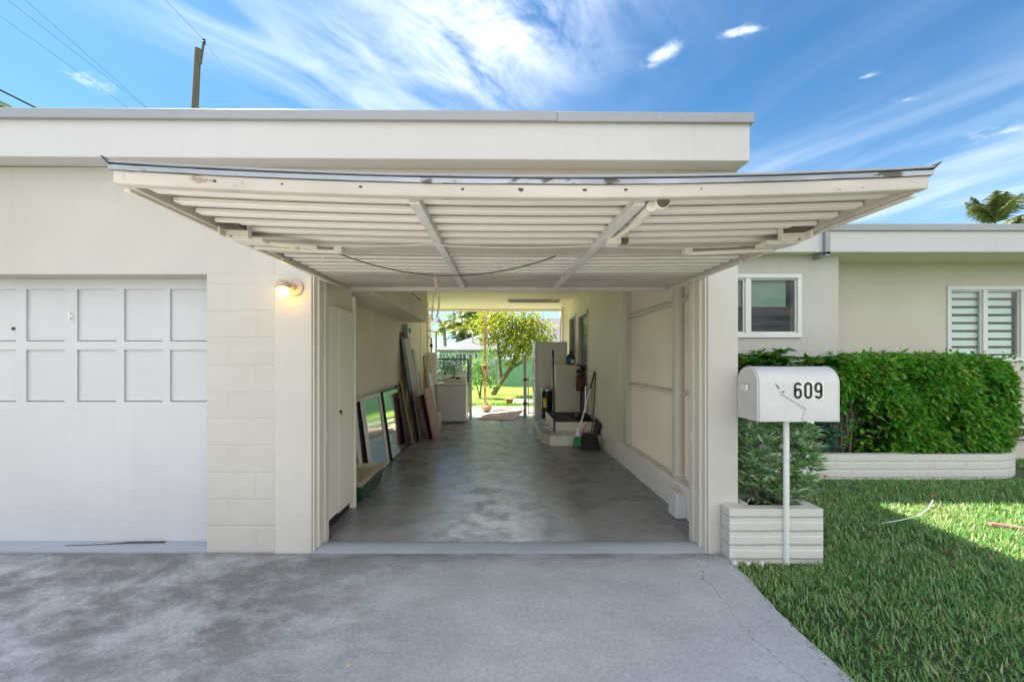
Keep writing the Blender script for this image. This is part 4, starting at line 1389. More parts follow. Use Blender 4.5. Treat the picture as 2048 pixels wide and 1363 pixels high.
# umbrella plant behind the mailbox
up_ = thing('umbrella_plant', 'dark umbrella plant with fingered leaves behind the mailbox', 'plant', (3.4, 5.2, .2))
r_ = np.random.default_rng(21)
cs = []
for i in range(330):
    x = r_.uniform(2.75, 4.35)
    top = CAMZ + (720 - 716) / F * 5.2 + .06 * math.sin(x * 6) + .04 * math.sin(x * 13)
    z = top - abs(r_.normal(0, .22))
    if r_.uniform() < .3: z = r_.uniform(.35, top)
    cs.append(np.array([x, r_.uniform(5.02, 5.33), max(z, .35)]))
for (px, py) in ((1568, 700), (1560, 706), (1478, 707), (1522, 712), (1650, 719), (1662, 718), (1580, 712)):
    q = P(px, py, 5.15); cs.append(np.array([q.x, q.y, q.z]))
v, f = rosettes(cs, 8, .135, .050, 22, .25, .2)
raw_mesh('leaves', v, f, 'schef', up_)
b = MB()
for c in cs[::9]:
    b.tube([(c[0] * .9 + .33, 5.3, .19), (c[0], c[1] + .03, c[2] - .02)], [.012, .005], 6)
part('stems', b, 'bark', up_)
# spiky silver-green shrub in the small planter
sh = thing('spiky_shrub', 'spiky silvery green shrub growing in the small brick planter', 'shrub', (2.08, 3.12, .3))
r_ = np.random.default_rng(31)
cs = []
for i in range(340):
    t = r_.uniform(0, 1)
    z = .36 + t * .68
    w = .20 + .09 * math.sin(t * 3.1)
    a = r_.uniform(0, 6.28)
    rr = w * math.sqrt(r_.uniform(.35, 1))
    x, y = 2.13 + 1.18 * rr * math.cos(a), 3.14 + .75 * rr * math.sin(a)
    if y < 2.93: y = 2.93
    if x < 1.86: x = 1.86 + r_.uniform(0, .04)
    cs.append(np.array([x, y, z]))
v, f = rosettes(cs, 11, .095, .021, 32, .45, .05, (0, -.45, .1))
m_ok = v[:, 0] < 1.80
v[m_ok, 0] = 1.80
raw_mesh('leaves', v, f, 'spiky', sh)
b = MB()
for c in cs[::14]:
    b.tube([(2.05 + (c[0] - 2.08) * .3, 3.1, .29), (c[0], c[1], c[2])], [.009, .004], 6)
part('stems', b, 'bark', sh)
# blue-green plant between the shrub and the hedge
bp_ = thing('leafy_plant', 'soft blue-green leafy plant low beside the hedge', 'plant', (3.9, 5.1, .2))
r_ = np.random.default_rng(41)
cs = [np.array([r_.uniform(3.85, 4.28), r_.uniform(5.0, 5.2), r_.uniform(.25, .72)]) for _ in range(46)]
v, f = rosettes(cs, 8, .12, .03, 42, .5, .3)
raw_mesh('leaves', v, f, 'bluegreen', bp_)
b = MB()
for c in cs[::4]:
    b.tube([(4.05, 5.12, .19), tuple(c)], [.008, .004], 6)
part('stems', b, 'bark', bp_)
# iron scroll at the right edge
q = P(2040, 848, 5.82)
b = MB()
def spiral(cx, cz, r0, r1, a0, a1, y, n=30):
    return [(cx + (r0 + (r1 - r0) * i / n) * math.cos(rad(a0 + (a1 - a0) * i / n)), y, cz + (r0 + (r1 - r0) * i / n) * math.sin(rad(a0 + (a1 - a0) * i / n))) for i in range(n + 1)]
for (cx, cz, r0, a0) in ((q.x + .05, q.z + .05, .17, 200), (q.x - .02, q.z - .10, .11, 60), (q.x + .25, q.z - .02, .15, 20)):
    b.tube(spiral(cx, cz, r0, .02, a0, a0 + 480, 5.80), .012, 8)
b.bar((q.x - .2, 5.80, q.z - .22), (q.x + .5, 5.80, q.z - .22), .018, .018)
o = part('iron_scroll', b, 'iron'); tag(o, 'black wrought iron scrollwork on the wall past the hedge', 'ironwork')

# lawn litter
b = MB(); b.tube([P(1980, 1050, 3.47), P(2020, 1056, 3.45), P(2080, 1066, 3.42)], .016, 10)
for p_ in b.v: p_.z += .045 - .03
o = part('garden_hose', b, 'hose'); tag(o, 'pink hose end lying on the sunlit lawn', 'hose')
b = MB(); pts = [P(x, y, 1152 / (y - 720)) for x, y in ((1762, 1056), (1800, 1050), (1838, 1040), (1858, 1025), (1866, 1008))]
b.tube([Vector((p.x, p.y, .045)) for p in pts], [.002, .004, .005, .007, .004], 6)
o = part('dry_stalk', b, M['decal']); tag(o, 'pale dry palm stalk lying on the lawn at the shadow edge', 'stalk')
for i, (px, py, lab) in enumerate(((1648, 962, 'curled brown leaf at the foot of the long planter'), (1862, 1003, 'brown leaf at the tip of the dry stalk'))):
    Y = 1152 / (py - 720); p = P(px, py, Y)
    v, f = leaf_arrays(np.array([[p.x, p.y, .04]]), np.array([[1, .2, .25]]), .11, .06, .4, 0, i)
    o = part('fallen_leaf', MB().add([tuple(x) for x in v], [tuple(int(k) for k in t) for t in f]), 'deadleaf', recalc=False)
    tag(o, lab, 'leaf', 'fallen leaves')
p = P(694, 1334, 1152 / (1334 - 720))
v, f = leaf_arrays(np.array([[p.x, p.y, .004]]), np.array([[1, .3, .15]]), .022, .014, .3, 0, 4)
o = part('fallen_petal', MB().add([tuple(x) for x in v], [tuple(int(k) for k in t) for t in f]), 'yellow_lbl', recalc=False)
tag(o, 'tiny yellow petal on the driveway', 'petal')

# ------------------------------------------------------------------ carport, left side
cb = thing('cabinet', 'tall cream storage cabinet just inside the carport on the left', 'cabinet', (-1.58, 3.55, 0))
XF = -1.405
b = MB(); b.box(-1.748, XF - .022, 3.225, 3.90, .10, 1.905)
part('carcass', b, 'cabinet', cb, bevel=.003)
for y0, y1 in ((3.226, 3.505), (3.510, 3.862)):
    b = MB(); b.box(XF - .0215, XF, y0, y1, .115 if y0 < 3.4 else .10, 1.90)
    dd = part('door', b, 'cabinet', cb, bevel=.004)
    if y0 > 3.4:
        b = MB(); zc = CAMZ - 102 / F * 3.55
        b.lathe([(0, .012), (.012, .012), (.012, 0)], (XF, 3.535, zc), 12, 'X'); b.box(XF + .0121, XF + .018, 3.531, 3.539, zc - .028, zc + .004)
        part('lock', b, 'steelblack', dd)
b = MB(); b.box(-1.748, XF + .004, 3.901, 3.935, 0.0, 2.06)
part('end_panel', b, 'cabinet', cb, bevel=.003)
b = MB(); b.box(-1.74, XF - .05, 3.30, 3.89, 0.0, .099)
part('plinth', b, 'dark', cb)
b = MB(); b.box(-1.748, XF - .03, 3.225, 3.90, 1.906, 2.70)
o = part('wall_cupboard', b, 'inner'); tag(o, 'plain beige cupboard box above the tall cream cabinet', 'cupboard')

def lean(name, label, cat, y0, y1, xb, zt, xt, th, material, group=None, parent=None, yshift=0.0, z0=0.003):
    "a flat panel standing on the floor and leaning on the left wall"
    b = MB(); b.slab([(xb, y0, z0), (xb, y1, z0), (xt, y1 + yshift, zt), (xt, y0 + yshift, zt)], th)
    o = part(name, b, material, parent, bevel=.003)
    if parent is None: tag(o, label, cat, group)
    return o
def framed(name, label, cat, y0, y1, xb, zt, xt, fw, fmat, gmat, z0=.003):
    "a sash: four frame bars round a pane, leaning on the wall"
    a, b_, c, d = Vector((xb, y0, z0)), Vector((xb, y1, z0)), Vector((xt, y1, zt)), Vector((xt, y0, zt))
    t = thing(name, label, cat, ((xb + xt) / 2, (y0 + y1) / 2, 0))
    nrm = (b_ - a).cross(d - a).normalized()
    if nrm.x < 0: nrm = -nrm
    e1 = (b_ - a).normalized(); e2 = (d - a).normalized()
    W = (b_ - a).length; H = (d - a).length
    def rect(u0, u1, w0, w1, h0, h1):
        mb = MB()
        vs = [a + e1 * u + e2 * w + nrm * h for h in (h0, h1) for w in (w0, w1) for u in (u0, u1)]
        return mb.add(vs, [(0, 2, 3, 1), (4, 5, 7, 6), (0, 1, 5, 4), (2, 6, 7, 3), (0, 4, 6, 2), (1, 3, 7, 5)])
    fr = MB()
    for r4 in ((0, W, 0, fw), (0, W, H - fw, H), (0, fw, fw, H - fw), (W - fw, W, fw, H - fw)):
        s = rect(*r4, 0, .035); fr.add(s.v, s.f)
    part('frame', fr, fmat, t, bevel=.003)
    part('pane', rect(fw - .002, W - fw + .002, fw - .002, H - fw + .002, .012, .018), gmat, t)
    return t
framed('window_sash', 'cream framed window sash leaning on the wall nearest the cabinet', 'window sash', 4.86, 5.62, -1.565, .985, -1.70, .055, 'sash', 'sash_glass')
framed('window_sash', 'second grey window sash leaning behind the cream framed one', 'window sash', 4.72, 5.42, -1.64, .985, -1.742, .05, 'alu', 'sash_glass')
framed('mirror', 'black framed mirror leaning between the sash and the dark board', 'mirror', 5.68, 6.66, -1.545, .99, -1.69, .018, 'steelblack', 'mirror')
bin_ = thing('tub', 'green plastic tub with a cream tray on top beside the cabinet', 'tub', (-1.50, 4.4, 0))
b = MB()
b.add([(-1.70, 4.05, .002), (-1.40, 4.05, .002), (-1.40, 4.72, .002), (-1.70, 4.72, .002), (-1.73, 4.02, .16), (-1.36, 4.02, .16), (-1.36, 4.75, .16), (-1.73, 4.75, .16)],
      [(3, 2, 1, 0), (4, 5, 6, 7), (0, 1, 5, 4), (1, 2, 6, 5), (2, 3, 7, 6), (3, 0, 4, 7)])
part('base', b, 'green_bin', bin_, bevel=.01)
b = MB()
o4 = [(-1.735, 4.0), (-1.345, 4.0), (-1.345, 4.77), (-1.735, 4.77)]; i4 = [(-1.70, 4.04), (-1.38, 4.04), (-1.38, 4.73), (-1.70, 4.73)]
vs = [(x, y, .161) for x, y in i4] + [(x, y, .215) for x, y in o4] + [(x, y, .222) for x, y in i4] + [(x * .98 - .03, y * .99 + .04, .175) for x, y in i4]
fs = [(3, 2, 1, 0)]
for k in range(4):
    j = (k + 1) % 4
    fs += [(k, j, 4 + j, 4 + k), (4 + k, 4 + j, 8 + j, 8 + k), (8 + k, 8 + j, 12 + j, 12 + k)]
fs += [(12, 13, 14, 15)]
b.add(vs, fs)
part('tray', b, 'tray', bin_, bevel=.003)
# boards
lean('board', 'dark maroon board leaning next to the mirror', 'board', 6.70, 7.02, -1.49, 1.02, -1.72, .03, 'darkboard', 'boards leaning on the left wall')
def stick(name, label, a, c, w, h, material, group):
    b = MB(); b.bar(a, c, w, h, (1, 0, 0))
    o = part(name, b, material, bevel=.002); tag(o, label, 'plank', group); return o
stick('plank', 'wide yellow pine plank with pointed top leaning in front of the dark board', P(825, 885, 6.92), P(802, 760, 6.98), .075, .03, 'yellow', 'boards leaning on the left wall')
stick('plank', 'narrow yellow pine strip leaning beside the mauve panel', P(834, 880, 7.1), P(808, 714, 7.14), .05, .025, 'yellow', 'boards leaning on the left wall')
lean('board', 'black board leaning behind the narrow yellow strip', 'board', 7.04, 7.28, -1.44, 1.95, -1.745, .03, 'darkboard', 'boards leaning on the left wall')
lean('board', 'tall mauve laminate panel leaning highest in the stack', 'board', 7.30, 7.78, -1.43, 1.86, -1.735, .03, 'mauve', 'boards leaning on the left wall')
pk = lean('board', 'low pink board leaning at the front of the stack', 'board', 7.30, 8.0, -1.18, .915, -1.36, .03, 'pink', 'boards leaning on the left wall')
lean('board', 'dark red board leaning just behind the pink one', 'board', 7.18, 7.9, -1.25, .80, -1.42, .03, 'maroon', 'boards leaning on the left wall')
lean('board', 'narrow pale green board standing behind the mauve panel', 'board', 7.90, 8.12, -1.50, 1.66, -1.70, .03, 'palegreen', 'boards leaning on the left wall')
lean('board', 'white trim board standing beside the pale green one', 'board', 8.14, 8.24, -1.44, 1.2, -1.62, .025, 'white', 'boards leaning on the left wall')
stick('plank', 'tan wooden strip leaning near the louvred shutter', P(855, 800, 8.5), P(847, 712, 8.55), .05, .03, 'yellow', 'boards leaning on the left wall')
# louvred shutter
st = thing('shutter', 'white louvred shutter leaning beyond the pink board', 'shutter', (-1.46, 8.8, 0))
b = MB()
for i in range(14):
    z = .35 + i * .058
    x = -1.395 - (z - .3) * .12
    b.add([(x, 8.62, z), (x, 8.98, z), (x - .03, 8.98, z + .05), (x - .03, 8.62, z + .05), (x - .008, 8.62, z), (x - .008, 8.98, z), (x - .038, 8.98, z + .05), (x - .038, 8.62, z + .05)],
          [(0, 1, 2, 3), (7, 6, 5, 4), (0, 4, 5, 1), (1, 5, 6, 2), (2, 6, 7, 3), (3, 7, 4, 0)])
part('louvre', b, 'white_pl', st)
b = MB(); b.slab([(-1.36, 8.56, .003), (-1.36, 8.62, .003), (-1.515, 8.62, 1.28), (-1.515, 8.56, 1.28)], .03); b.slab([(-1.36, 8.98, .003), (-1.36, 9.04, .003), (-1.515, 9.04, 1.28), (-1.515, 8.98, 1.28)], .03)
part('stile', b, 'white_pl', st)
# stool
sl_ = thing('stool', 'white plastic step stool between the boards and the washer', 'stool', (-1.33, 8.35, 0))
b = MB(); b.box(-1.43, -1.23, 8.22, 8.50, .30, .335)
part('seat', b, 'white_pl', sl_, bevel=.01)
for sx in (-1, 1):
    for sy in (-1, 1):
        b = MB(); b.bar((-1.33 + sx * .09, 8.36 + sy * .12, 0.002), (-1.33 + sx * .075, 8.36 + sy * .10, .30), .035, .03)
        part('leg', b, 'white_pl', sl_, bevel=.004)
# grey electric panel and pipes on the left wall, above the boards
ep = thing('meter_box', 'grey electric box on the wall above the mauve panel', 'electric box', (-1.72, 7.45, 1.9))
b = MB(); b.box(-1.749, -1.66, 7.28, 7.56, 1.86, 2.10)
part('case', b, 'pipe_grey', ep, bevel=.008)
b = MB(); b.lathe([(0, .02), (.035, .02), (.05, 0)], (-1.66, 7.42, 1.99), 16, 'X')
part('dial', b, 'nb_glass', ep)
wp = thing('water_heater', 'cream cylinder heater with pipes against the left wall past the boards', 'water heater', (-1.45, 9.15, 0))
b = MB(); b.lathe([(0, 1.62), (.10, 1.62), (.135, 1.59), (.14, 1.56), (.14, .04), (.13, .0), (0, 0)], (-1.585, 9.4, 0.003), 24)
part('tank', b, 'ceiling', wp)
b = MB(); b.tube([(-1.58, 9.36, 1.6), (-1.58, 9.36, 1.95), (-1.70, 9.36, 2.0)], .022, 10); b.tube([(-1.48, 9.42, 1.6), (-1.48, 9.42, 2.1), (-1.70, 9.42, 2.15)], .022, 10)
part('pipe', b, 'white_pl', wp)
b = MB(); b.lathe([(.0, .04), (.035, .03), (.035, -.03), (0, -.04)], (-1.58, 9.34, 1.78), 12)
part('valve', b, 'steelblack', wp)

# washer
wsh = thing('washing_machine', 'white top-loading washing machine at the back of the carport', 'washer', (-1.1, 9.5, 0))
b = MB(); b.box(-1.44, -.76, 9.2, 9.86, .025, .86)
part('cabinet', b, 'white', wsh, bevel=.018)
b = MB(); b.box(-1.445, -.755, 9.19, 9.865, .861, .905)
part('lid', b, 'white', wsh, bevel=.014)
b = MB()
b.add([(-1.36, 9.60, .906), (-.80, 9.60, .906), (-.80, 9.86, .906), (-1.36, 9.86, .906), (-1.33, 9.70, 1.07), (-.83, 9.70, 1.07), (-.83, 9.86, 1.07), (-1.33, 9.86, 1.07)],
      [(3, 2, 1, 0), (4, 5, 6, 7), (0, 1, 5, 4), (1, 2, 6, 5), (2, 3, 7, 6), (3, 0, 4, 7)])
cp = part('control_panel', b, 'white', wsh, bevel=.02)
b = MB(); p = P(916, 755, 9.62); b.box(p.x - .055, p.x + .055, 9.618, 9.64, .985, 1.03)
part('display', b, 'steelblack', cp)
b = MB(); p = P(907, 754, 9.60); b.tube([P(875, 761, 9.55), P(893, 759, 9.55), P(905, 754, 9.6), P(910, 748, 9.7), P(908, 735, 9.88)], .012, 8); b.lathe([(0, -.03), (.03, -.03), (.03, .03), (0, .03)], (p.x, 9.60, p.z), 10)
o = part('drain_hose', b, 'black'); tag(o, 'black hose lying over the washing machine lid', 'hose')
b = MB(); p = P(924, 773, 9.19); b.box(p.x - .018, p.x + .018, 9.194, 9.199, p.z - .02, p.z + .02)
part('badge', b, 'steel', wsh)
b = MB()
for x in (-1.38, -.82):
    for y in (9.26, 9.8):
        b.lathe([(0, .024), (.03, .024), (.03, 0), (0, 0)], (x, y, .001), 10)
part('feet', b, 'black', wsh)

# ------------------------------------------------------------------ carport, right side
steps = thing('steps', 'two cream concrete steps with dark treads and a half wall', 'steps', (1.3, 7.9, 0))
low = [(.76, 9.15), (.73, 7.0), (.86, 6.72), (1.745, 6.72), (1.745, 9.15)]
b = MB(); b.prism(low, 0.001, .165)
s1 = part('step', b, 'cabinet', steps, bevel=.006)
b = MB(); b.prism([(x + (.012 if x < 1 else 0), y + .012 if y < 7.1 else y) for x, y in low], .1655, .172)
part('tread', b, 'floor', s1)
b = MB(); b.box(1.0, 1.745, 7.15, 9.14, .1725, .335)
s2 = part('step', b, 'cabinet', steps, bevel=.006)
b = MB(); b.box(1.015, 1.744, 7.165, 9.14, .3355, .343)
part('tread', b, 'mat_black', s2)
b = MB(); b.box(1.19, 1.745, 8.45, 9.14, .3435, 1.335)
part('half_wall', b, 'cabinet', steps, bevel=.006)
# fridge
fr_ = thing('refrigerator', 'tall white refrigerator standing at the back corner of the carport', 'refrigerator', (1.2, 9.7, 0))
b = MB(); b.box(.885, 1.58, 9.25, 9.95, .02, 1.865)
part('cabinet', b, 'white', fr_, bevel=.012)
for z0, z1 in ((.05, 1.02), (1.035, 1.86)):
    b = MB(); b.box(.83, .882, 9.25, 9.95, z0, z1)
    d_ = part('door', b, 'white', fr_, bevel=.012)
    zh = (z0 + .66, z1 - .03) if z0 < .5 else (z0 + .03, z0 + .45)
    b = MB(); b.tube([(.83, 9.30, zh[0]), (.79, 9.30, zh[0] + .05), (.79, 9.30, zh[1] - .05), (.83, 9.30, zh[1])], .014, 8)
    part('handle', b, 'white_pl', d_)
b = MB(); b.box(.892, 1.575, 9.26, 9.94, .002, .0195)
part('base', b, 'black', fr_)
# trash can
tc_ = thing('trash_can', 'dark round trash can with a yellow label below the half wall', 'trash can', (1.03, 8.62, .17))
b = MB(); b.lathe([(0, .0), (.115, .0), (.12, .02), (.125, .60), (0, .60)], (1.05, 8.75, .1735), 28)
part('body', b, 'steelblack', tc_)
b = MB(); b.lathe([(.130, .601), (.132, .63), (.12, .66), (.06, .68), (0, .685)], (1.05, 8.75, .1735), 28)
part('lid', b, 'steel', tc_)
b = MB(); b.add([(1.05 - .1265 * math.cos(t), 8.75 - .1265 * math.sin(t), z) for z in (.42, .62) for t in (.75, .95, 1.15, 1.35)], [(0, 1, 5, 4), (1, 2, 6, 5), (2, 3, 7, 6)])
part('label_sticker', b, 'yellow_lbl', tc_)
# detergent jug
jg = thing('detergent_jug', 'blue detergent jug with a red cap on the half wall', 'jug', (1.42, 8.6, 1.336))
jx = P(1141, 0, 8.6).x
b = MB(); b.lathe([(0, 0), (.085, 0), (.10, .02), (.10, .13), (.085, .19), (.05, .235), (.035, .245), (0, .245)], (jx, 8.6, 1.337), 22)
for q in b.v: q.y = 8.6 + (q.y - 8.6) * .6
part('bottle', b, 'blue', jg)
b = MB(); b.lathe([(.040, .246), (.042, .30), (.036, .305), (0, .305)], (jx + .01, 8.6, 1.337), 16)
part('cap', b, 'red', jg)
b = MB(); b.box(jx + .0, jx + .07, 8.532, 8.536, 1.38, 1.46)
part('label_sticker', b, 'white_pl', jg)
# mop handle
b = MB(); b.tube([P(1108.5, 863, 7.12) + Vector((0, 0, .0)), P(1107, 760, 7.15), P(1106, 700, 7.18)], [.018, .017, .015], 10)
for q in b.v: q.z = max(q.z, .175)
b.tube([P(1106, 712, 7.18), P(1106, 699, 7.18)], [.022, .016], 10)
o = part('mop_handle', b, 'black'); tag(o, 'black upright pole standing on the lower step', 'pole')
# vacuum cleaner
vc = thing('vacuum_cleaner', 'black and red upright vacuum cleaner on the top step by the door', 'vacuum cleaner', (1.5, 7.5, .344))
vx = P(1164, 0, 7.6).x
b = MB(); b.box(vx - .13, vx + .12, 7.42, 7.75, .345, .42)
part('floor_head', b, 'black', vc, bevel=.03)
b = MB(); b.tube([(vx + .02, 7.62, .42), (vx + .03, 7.66, .8), (vx + .02, 7.70, 1.1)], [.06, .055, .05], 14); 
part('spine', b, 'steelblack', vc)
b = MB(); b.lathe([(0, 0), (.06, 0), (.072, .05), (.072, .26), (.05, .32), (0, .32)], (vx - .045, 7.60, .86), 20)
part('dust_bin', b, 'maroon', vc)
b = MB(); b.lathe([(0, .33), (.075, .33), (.08, .36), (.05, .41), (0, .42)], (vx - .04, 7.60, .86), 20); b.tube([(vx + .02, 7.7, 1.1), (vx + .0, 7.7, 1.32), (vx - .08, 7.7, 1.36)], .02, 10)
part('top_housing', b, 'black', vc)
b = MB(); b.tube([(vx + .06, 7.58, .45), (vx + .07, 7.6, .95)], .035, 12)
part('wand', b, 'steel', vc)
# broom
br = thing('broom', 'white and black broom with green bristles leaning on the right wall', 'broom', (1.2, 6.6, 0))
a, c = P(1152, 882, 6.55), P(1191, 738, 6.75)
m1, m2 = a.lerp(c, .28), a.lerp(c, .72)
b = MB(); b.tube([a.lerp(c, .12), m1], [.018, .014], 10); b.tube([m1, m2], .0125, 10)
part('handle', b, 'white_pl', br)
b = MB(); b.tube([m2, c.lerp(m2, .10)], .0135, 10)
part('grip', b, 'black', br)
b = MB(); b.tube([c.lerp(m2, .10), c], .015, 10)
part('grip_cap', b, 'white_pl', br)
b = MB()
ea = Vector((.16, .02, 0))
b.add([a + Vector((-.05, 0, -.085)), a + Vector((.10, 0, -.085)), a + Vector((.10, .05, -.085)), a + Vector((-.05, .05, -.085)), a + Vector((-.015, 0, .08)), a + Vector((.06, 0, .08)), a + Vector((.06, .04, .08)), a + Vector((-.015, .04, .08))],
      [(3, 2, 1, 0), (4, 5, 6, 7), (0, 1, 5, 4), (1, 2, 6, 5), (2, 3, 7, 6), (3, 0, 4, 7)])
for q in b.v: q.z = max(q.z, .003)
part('bristles', b, 'bright_green', br, bevel=.006)
b = MB(); b.add([a + Vector((-.017, -.004, .079)), a + Vector((.062, -.004, .079)), a + Vector((.062, .045, .079)), a + Vector((-.017, .045, .079)), a + Vector((.02, .0, .23)), a + Vector((.05, .0, .23)), a + Vector((.05, .03, .23)), a + Vector((.02, .03, .23))],
      [(3, 2, 1, 0), (4, 5, 6, 7), (0, 1, 5, 4), (1, 2, 6, 5), (2, 3, 7, 6), (3, 0, 4, 7)])
part('head', b, 'white_pl', br, bevel=.004)
# lobby dustpan
dp = thing('dustpan', 'black long-handled dustpan standing beside the broom', 'dustpan', (1.5, 6.5, 0))
X = P(1181, 0, 6.5).x
b = MB()
b.add([(X - .14, 6.40, .003), (X + .14, 6.40, .003), (X + .14, 6.66, .003), (X - .14, 6.66, .003), (X - .12, 6.50, .24), (X + .12, 6.50, .24), (X + .12, 6.66, .24), (X - .12, 6.66, .24)],
      [(3, 2, 1, 0), (4, 5, 6, 7), (0, 1, 5, 4), (1, 2, 6, 5), (2, 3, 7, 6), (3, 0, 4, 7)])
part('pan', b, 'black', dp, bevel=.015)
b = MB(); b.tube([(X + .04, 6.6, .24), P(1189, 800, 6.62), P(1191, 745, 6.66)], .010, 10)
part('handle', b, 'black', dp)
b = MB(); b.tube([(X + .0 + .11 * math.cos(rad(t)), 6.56, .245 + .16 * math.sin(rad(t))) for t in range(0, 181, 15)], .006, 8)
part('yoke', b, 'red', dp)
b = MB(); b.slab([(1.66, 6.78, .004), (1.66, 7.12, .004), (1.735, 7.12, .42), (1.735, 6.78, .36)], .02)
o = part('mat', b, 'mat_black', bevel=.004); tag(o, 'black rubber mat propped against the right wall behind the dustpan', 'mat')
# ceiling strip light
sl2 = thing('strip_light', 'long cream strip light on the carport ceiling near the back', 'ceiling light', (.82, 9.4, 2.85))
b = MB(); b.box(.20, 1.43, 9.30, 9.42, 2.815, 2.854)
part('housing', b, 'ceiling', sl2, bevel=.004)
b = MB(); b.box(.23, 1.40, 9.32, 9.40, 2.785, 2.8145)
part('diffuser', b, M['brace'], sl2, bevel=.01)

# ------------------------------------------------------------------ back: gate, ramp, yard
rampo = MB()
rampo.slab([P(957, 838, 9.78), P(1030, 842, 9.40), P(1052, 818, 10.45), P(1000, 826, 10.6)], .02)
q0 = [Vector((-.50, 9.72, .012)), Vector((.37, 9.50, .012)), Vector((.70, 10.45, .19)), Vector((-.15, 10.62, .10))]
rampo = MB(); rampo.slab(q0, -.018)
o = part('plywood_sheet', rampo, 'ply', bevel=.003); tag(o, 'pinkish plywood sheet lying as a ramp at the carport rear', 'plywood')
b = MB(); b.tube([(.053, 8.95, .004), (.053, 9.55, .004)], .006, 6); 
o = part('cord', b, 'black'); tag(o, 'short black cord on the floor before the plywood sheet', 'cord')

gate = thing('chain_link_gate', 'grey chain link gate with round posts behind the washer', 'gate', (-.9, 10.2, 0))
YG = 10.1
def gx2(px): return (px - 998) / F * YG
for px in (868, 941):
    b = MB(); b.tube([(gx2(px), YG, -.02), (gx2(px), YG, CAMZ + (720 - 713) / F * YG)], .038, 12); b.lathe([(.042, 0), (.03, .04), (0, .05)], (gx2(px), YG, CAMZ + 7 / F * YG), 12)
    part('post', b, 'pipe_grey', gate)
b = MB()
zt = CAMZ + (720 - 718) / F * YG
xa, xb_ = gx2(872), gx2(936)
b.tube([(xa, YG, zt), (xb_, YG, zt)], .02, 8); b.tube([(xa, YG, .12), (xb_, YG, .12)], .02, 8); b.tube([(xa, YG, .12), (xa, YG, zt)], .02, 8); b.tube([(xb_, YG, .12), (xb_, YG, zt)], .02, 8)
part('frame', b, 'steelblack', gate)
b = MB()
k = xa
H = zt - .12
stepw = .07
nmax = int((xb_ - xa + H) / stepw)
for i in range(nmax):
    s0 = i * stepw
    for sg in (0, 1):
        x0, z0_ = xa + s0 - H, zt
        # clip a diagonal to the frame
        pA = [xa + s0, .12]; pB = [xa + s0 - H, zt]
        if pA[0] > xb_:
            t = pA[0] - xb_; pA = [xb_, .12 + t]
        if pB[0] < xa:
            t = xa - pB[0]; pB = [xa, zt - t]
        if pA[1] >= zt or pB[1] <= .12: continue
        if sg:
            pA[0] = xa + xb_ - pA[0]; pB[0] = xa + xb_ - pB[0]
        b.tube([(pA[0], YG + .004 * sg, pA[1]), (pB[0], YG + .004 * sg, pB[1])], .0026, 4, False)
part('mesh', b, 'pipe_grey', gate)
fp = thing('gate_post', 'tall grey gate post standing right of the plywood sheet', 'post', (gx2(1050), YG, 0))
b = MB(); b.tube([(gx2(1050), YG, -.02), (gx2(1050), YG, CAMZ + 8 / F * YG)], .045, 12); b.lathe([(.05, 0), (.035, .04), (0, .05)], (gx2(1050), YG, CAMZ + 8 / F * YG), 12)
part('shaft', b, 'pipe_grey', fp)
b = MB()
for z in (.35, .95): b.lathe([(.05, -.03), (.055, 0), (.05, .03)], (gx2(1050), YG, z), 12); b.tube([(gx2(1050), YG, z), (gx2(1058), YG + .02, z)], .012, 6)
part('hinge', b, 'steelblack', fp)
b = MB(); x = gx2(1055); b.tube([(x + .02, YG + .02, .1), (x + .02, YG + .02, 1.0)], .016, 8); b.tube([(x + .02, YG + .02, 1.0), (x + .35, YG + .4, 1.0)], .016, 8); b.tube([(x + .02, YG + .02, .1), (x + .35, YG + .4, .1)], .016, 8)
part('gate_frame', b, 'pipe_grey', fp)
# patio post with feeder
pp = thing('patio_post', 'slim peeling wooden patio post with a small lantern', 'post', (P(970, 0, 11.6).x, 11.6, 0))
X = pp.location.x
b = MB(); b.box(X - .038, X + .038, 11.56, 11.64, -.02, 2.9)
part('shaft', b, 'post_paint', pp, bevel=.006)
b = MB(); b.lathe([(0, .10), (.10, .09), (.11, .07), (.05, .06), (.075, .0), (.05, -.10), (0, -.11)], (X, 11.50, 1.22), 10)
part('lantern', b, 'post_paint', pp)
b = MB(); b.box(-3, 3.2, 11.5, 11.7, 2.9, 3.05)
o = part('patio_beam', b, 'ceiling'); tag(o, 'cream patio beam behind the carport ceiling', 'beam')
# pots
b = MB(); p = P(973, 824, 11.3); b.lathe([(0, 0), (.10, 0), (.17, .15), (.20, .17), (.18, .17), (.15, .14), (0, .13)], (p.x, 11.35, -.02), 24)
o = part('stone_bowl', b, 'stonepot'); tag(o, 'round pinkish stone bowl at the edge of the patio', 'bowl')
b = MB(); p = P(1019, 808, 13.2); b.box(p.x - .12, p.x + .12, 13.1, 13.34, -.03, .14); b.box(p.x - .14, p.x + .14, 13.08, 13.36, .14, .17)
for q in b.v:
    if q.z < 0: q.x = p.x + (q.x - p.x) * .7
o = part('flower_pot', b, 'terracotta', bevel=.006); tag(o, 'square terracotta pot before the white gravel strip', 'flower pot')
b = MB()
b.add([(.7, 13.4, -.028), (3.4, 13.4, -.028), (3.4, 14.6, -.028), (.4, 14.6, -.028)], [(0, 1, 2, 3)])
structure(part('gravel', b, 'gravel'))
r_ = np.random.default_rng(51)
b = MB()
for i in range(420):
    x, y = r_.uniform(.5, 3.3), r_.uniform(13.4, 14.6); s = r_.uniform(.03, .06)
    b.add([(x + s, y, -.02), (x, y + s, -.02), (x - s, y, -.02), (x, y - s, -.02), (x, y, s * .9)], [(0, 1, 4), (1, 2, 4), (2, 3, 4), (3, 0, 4)])
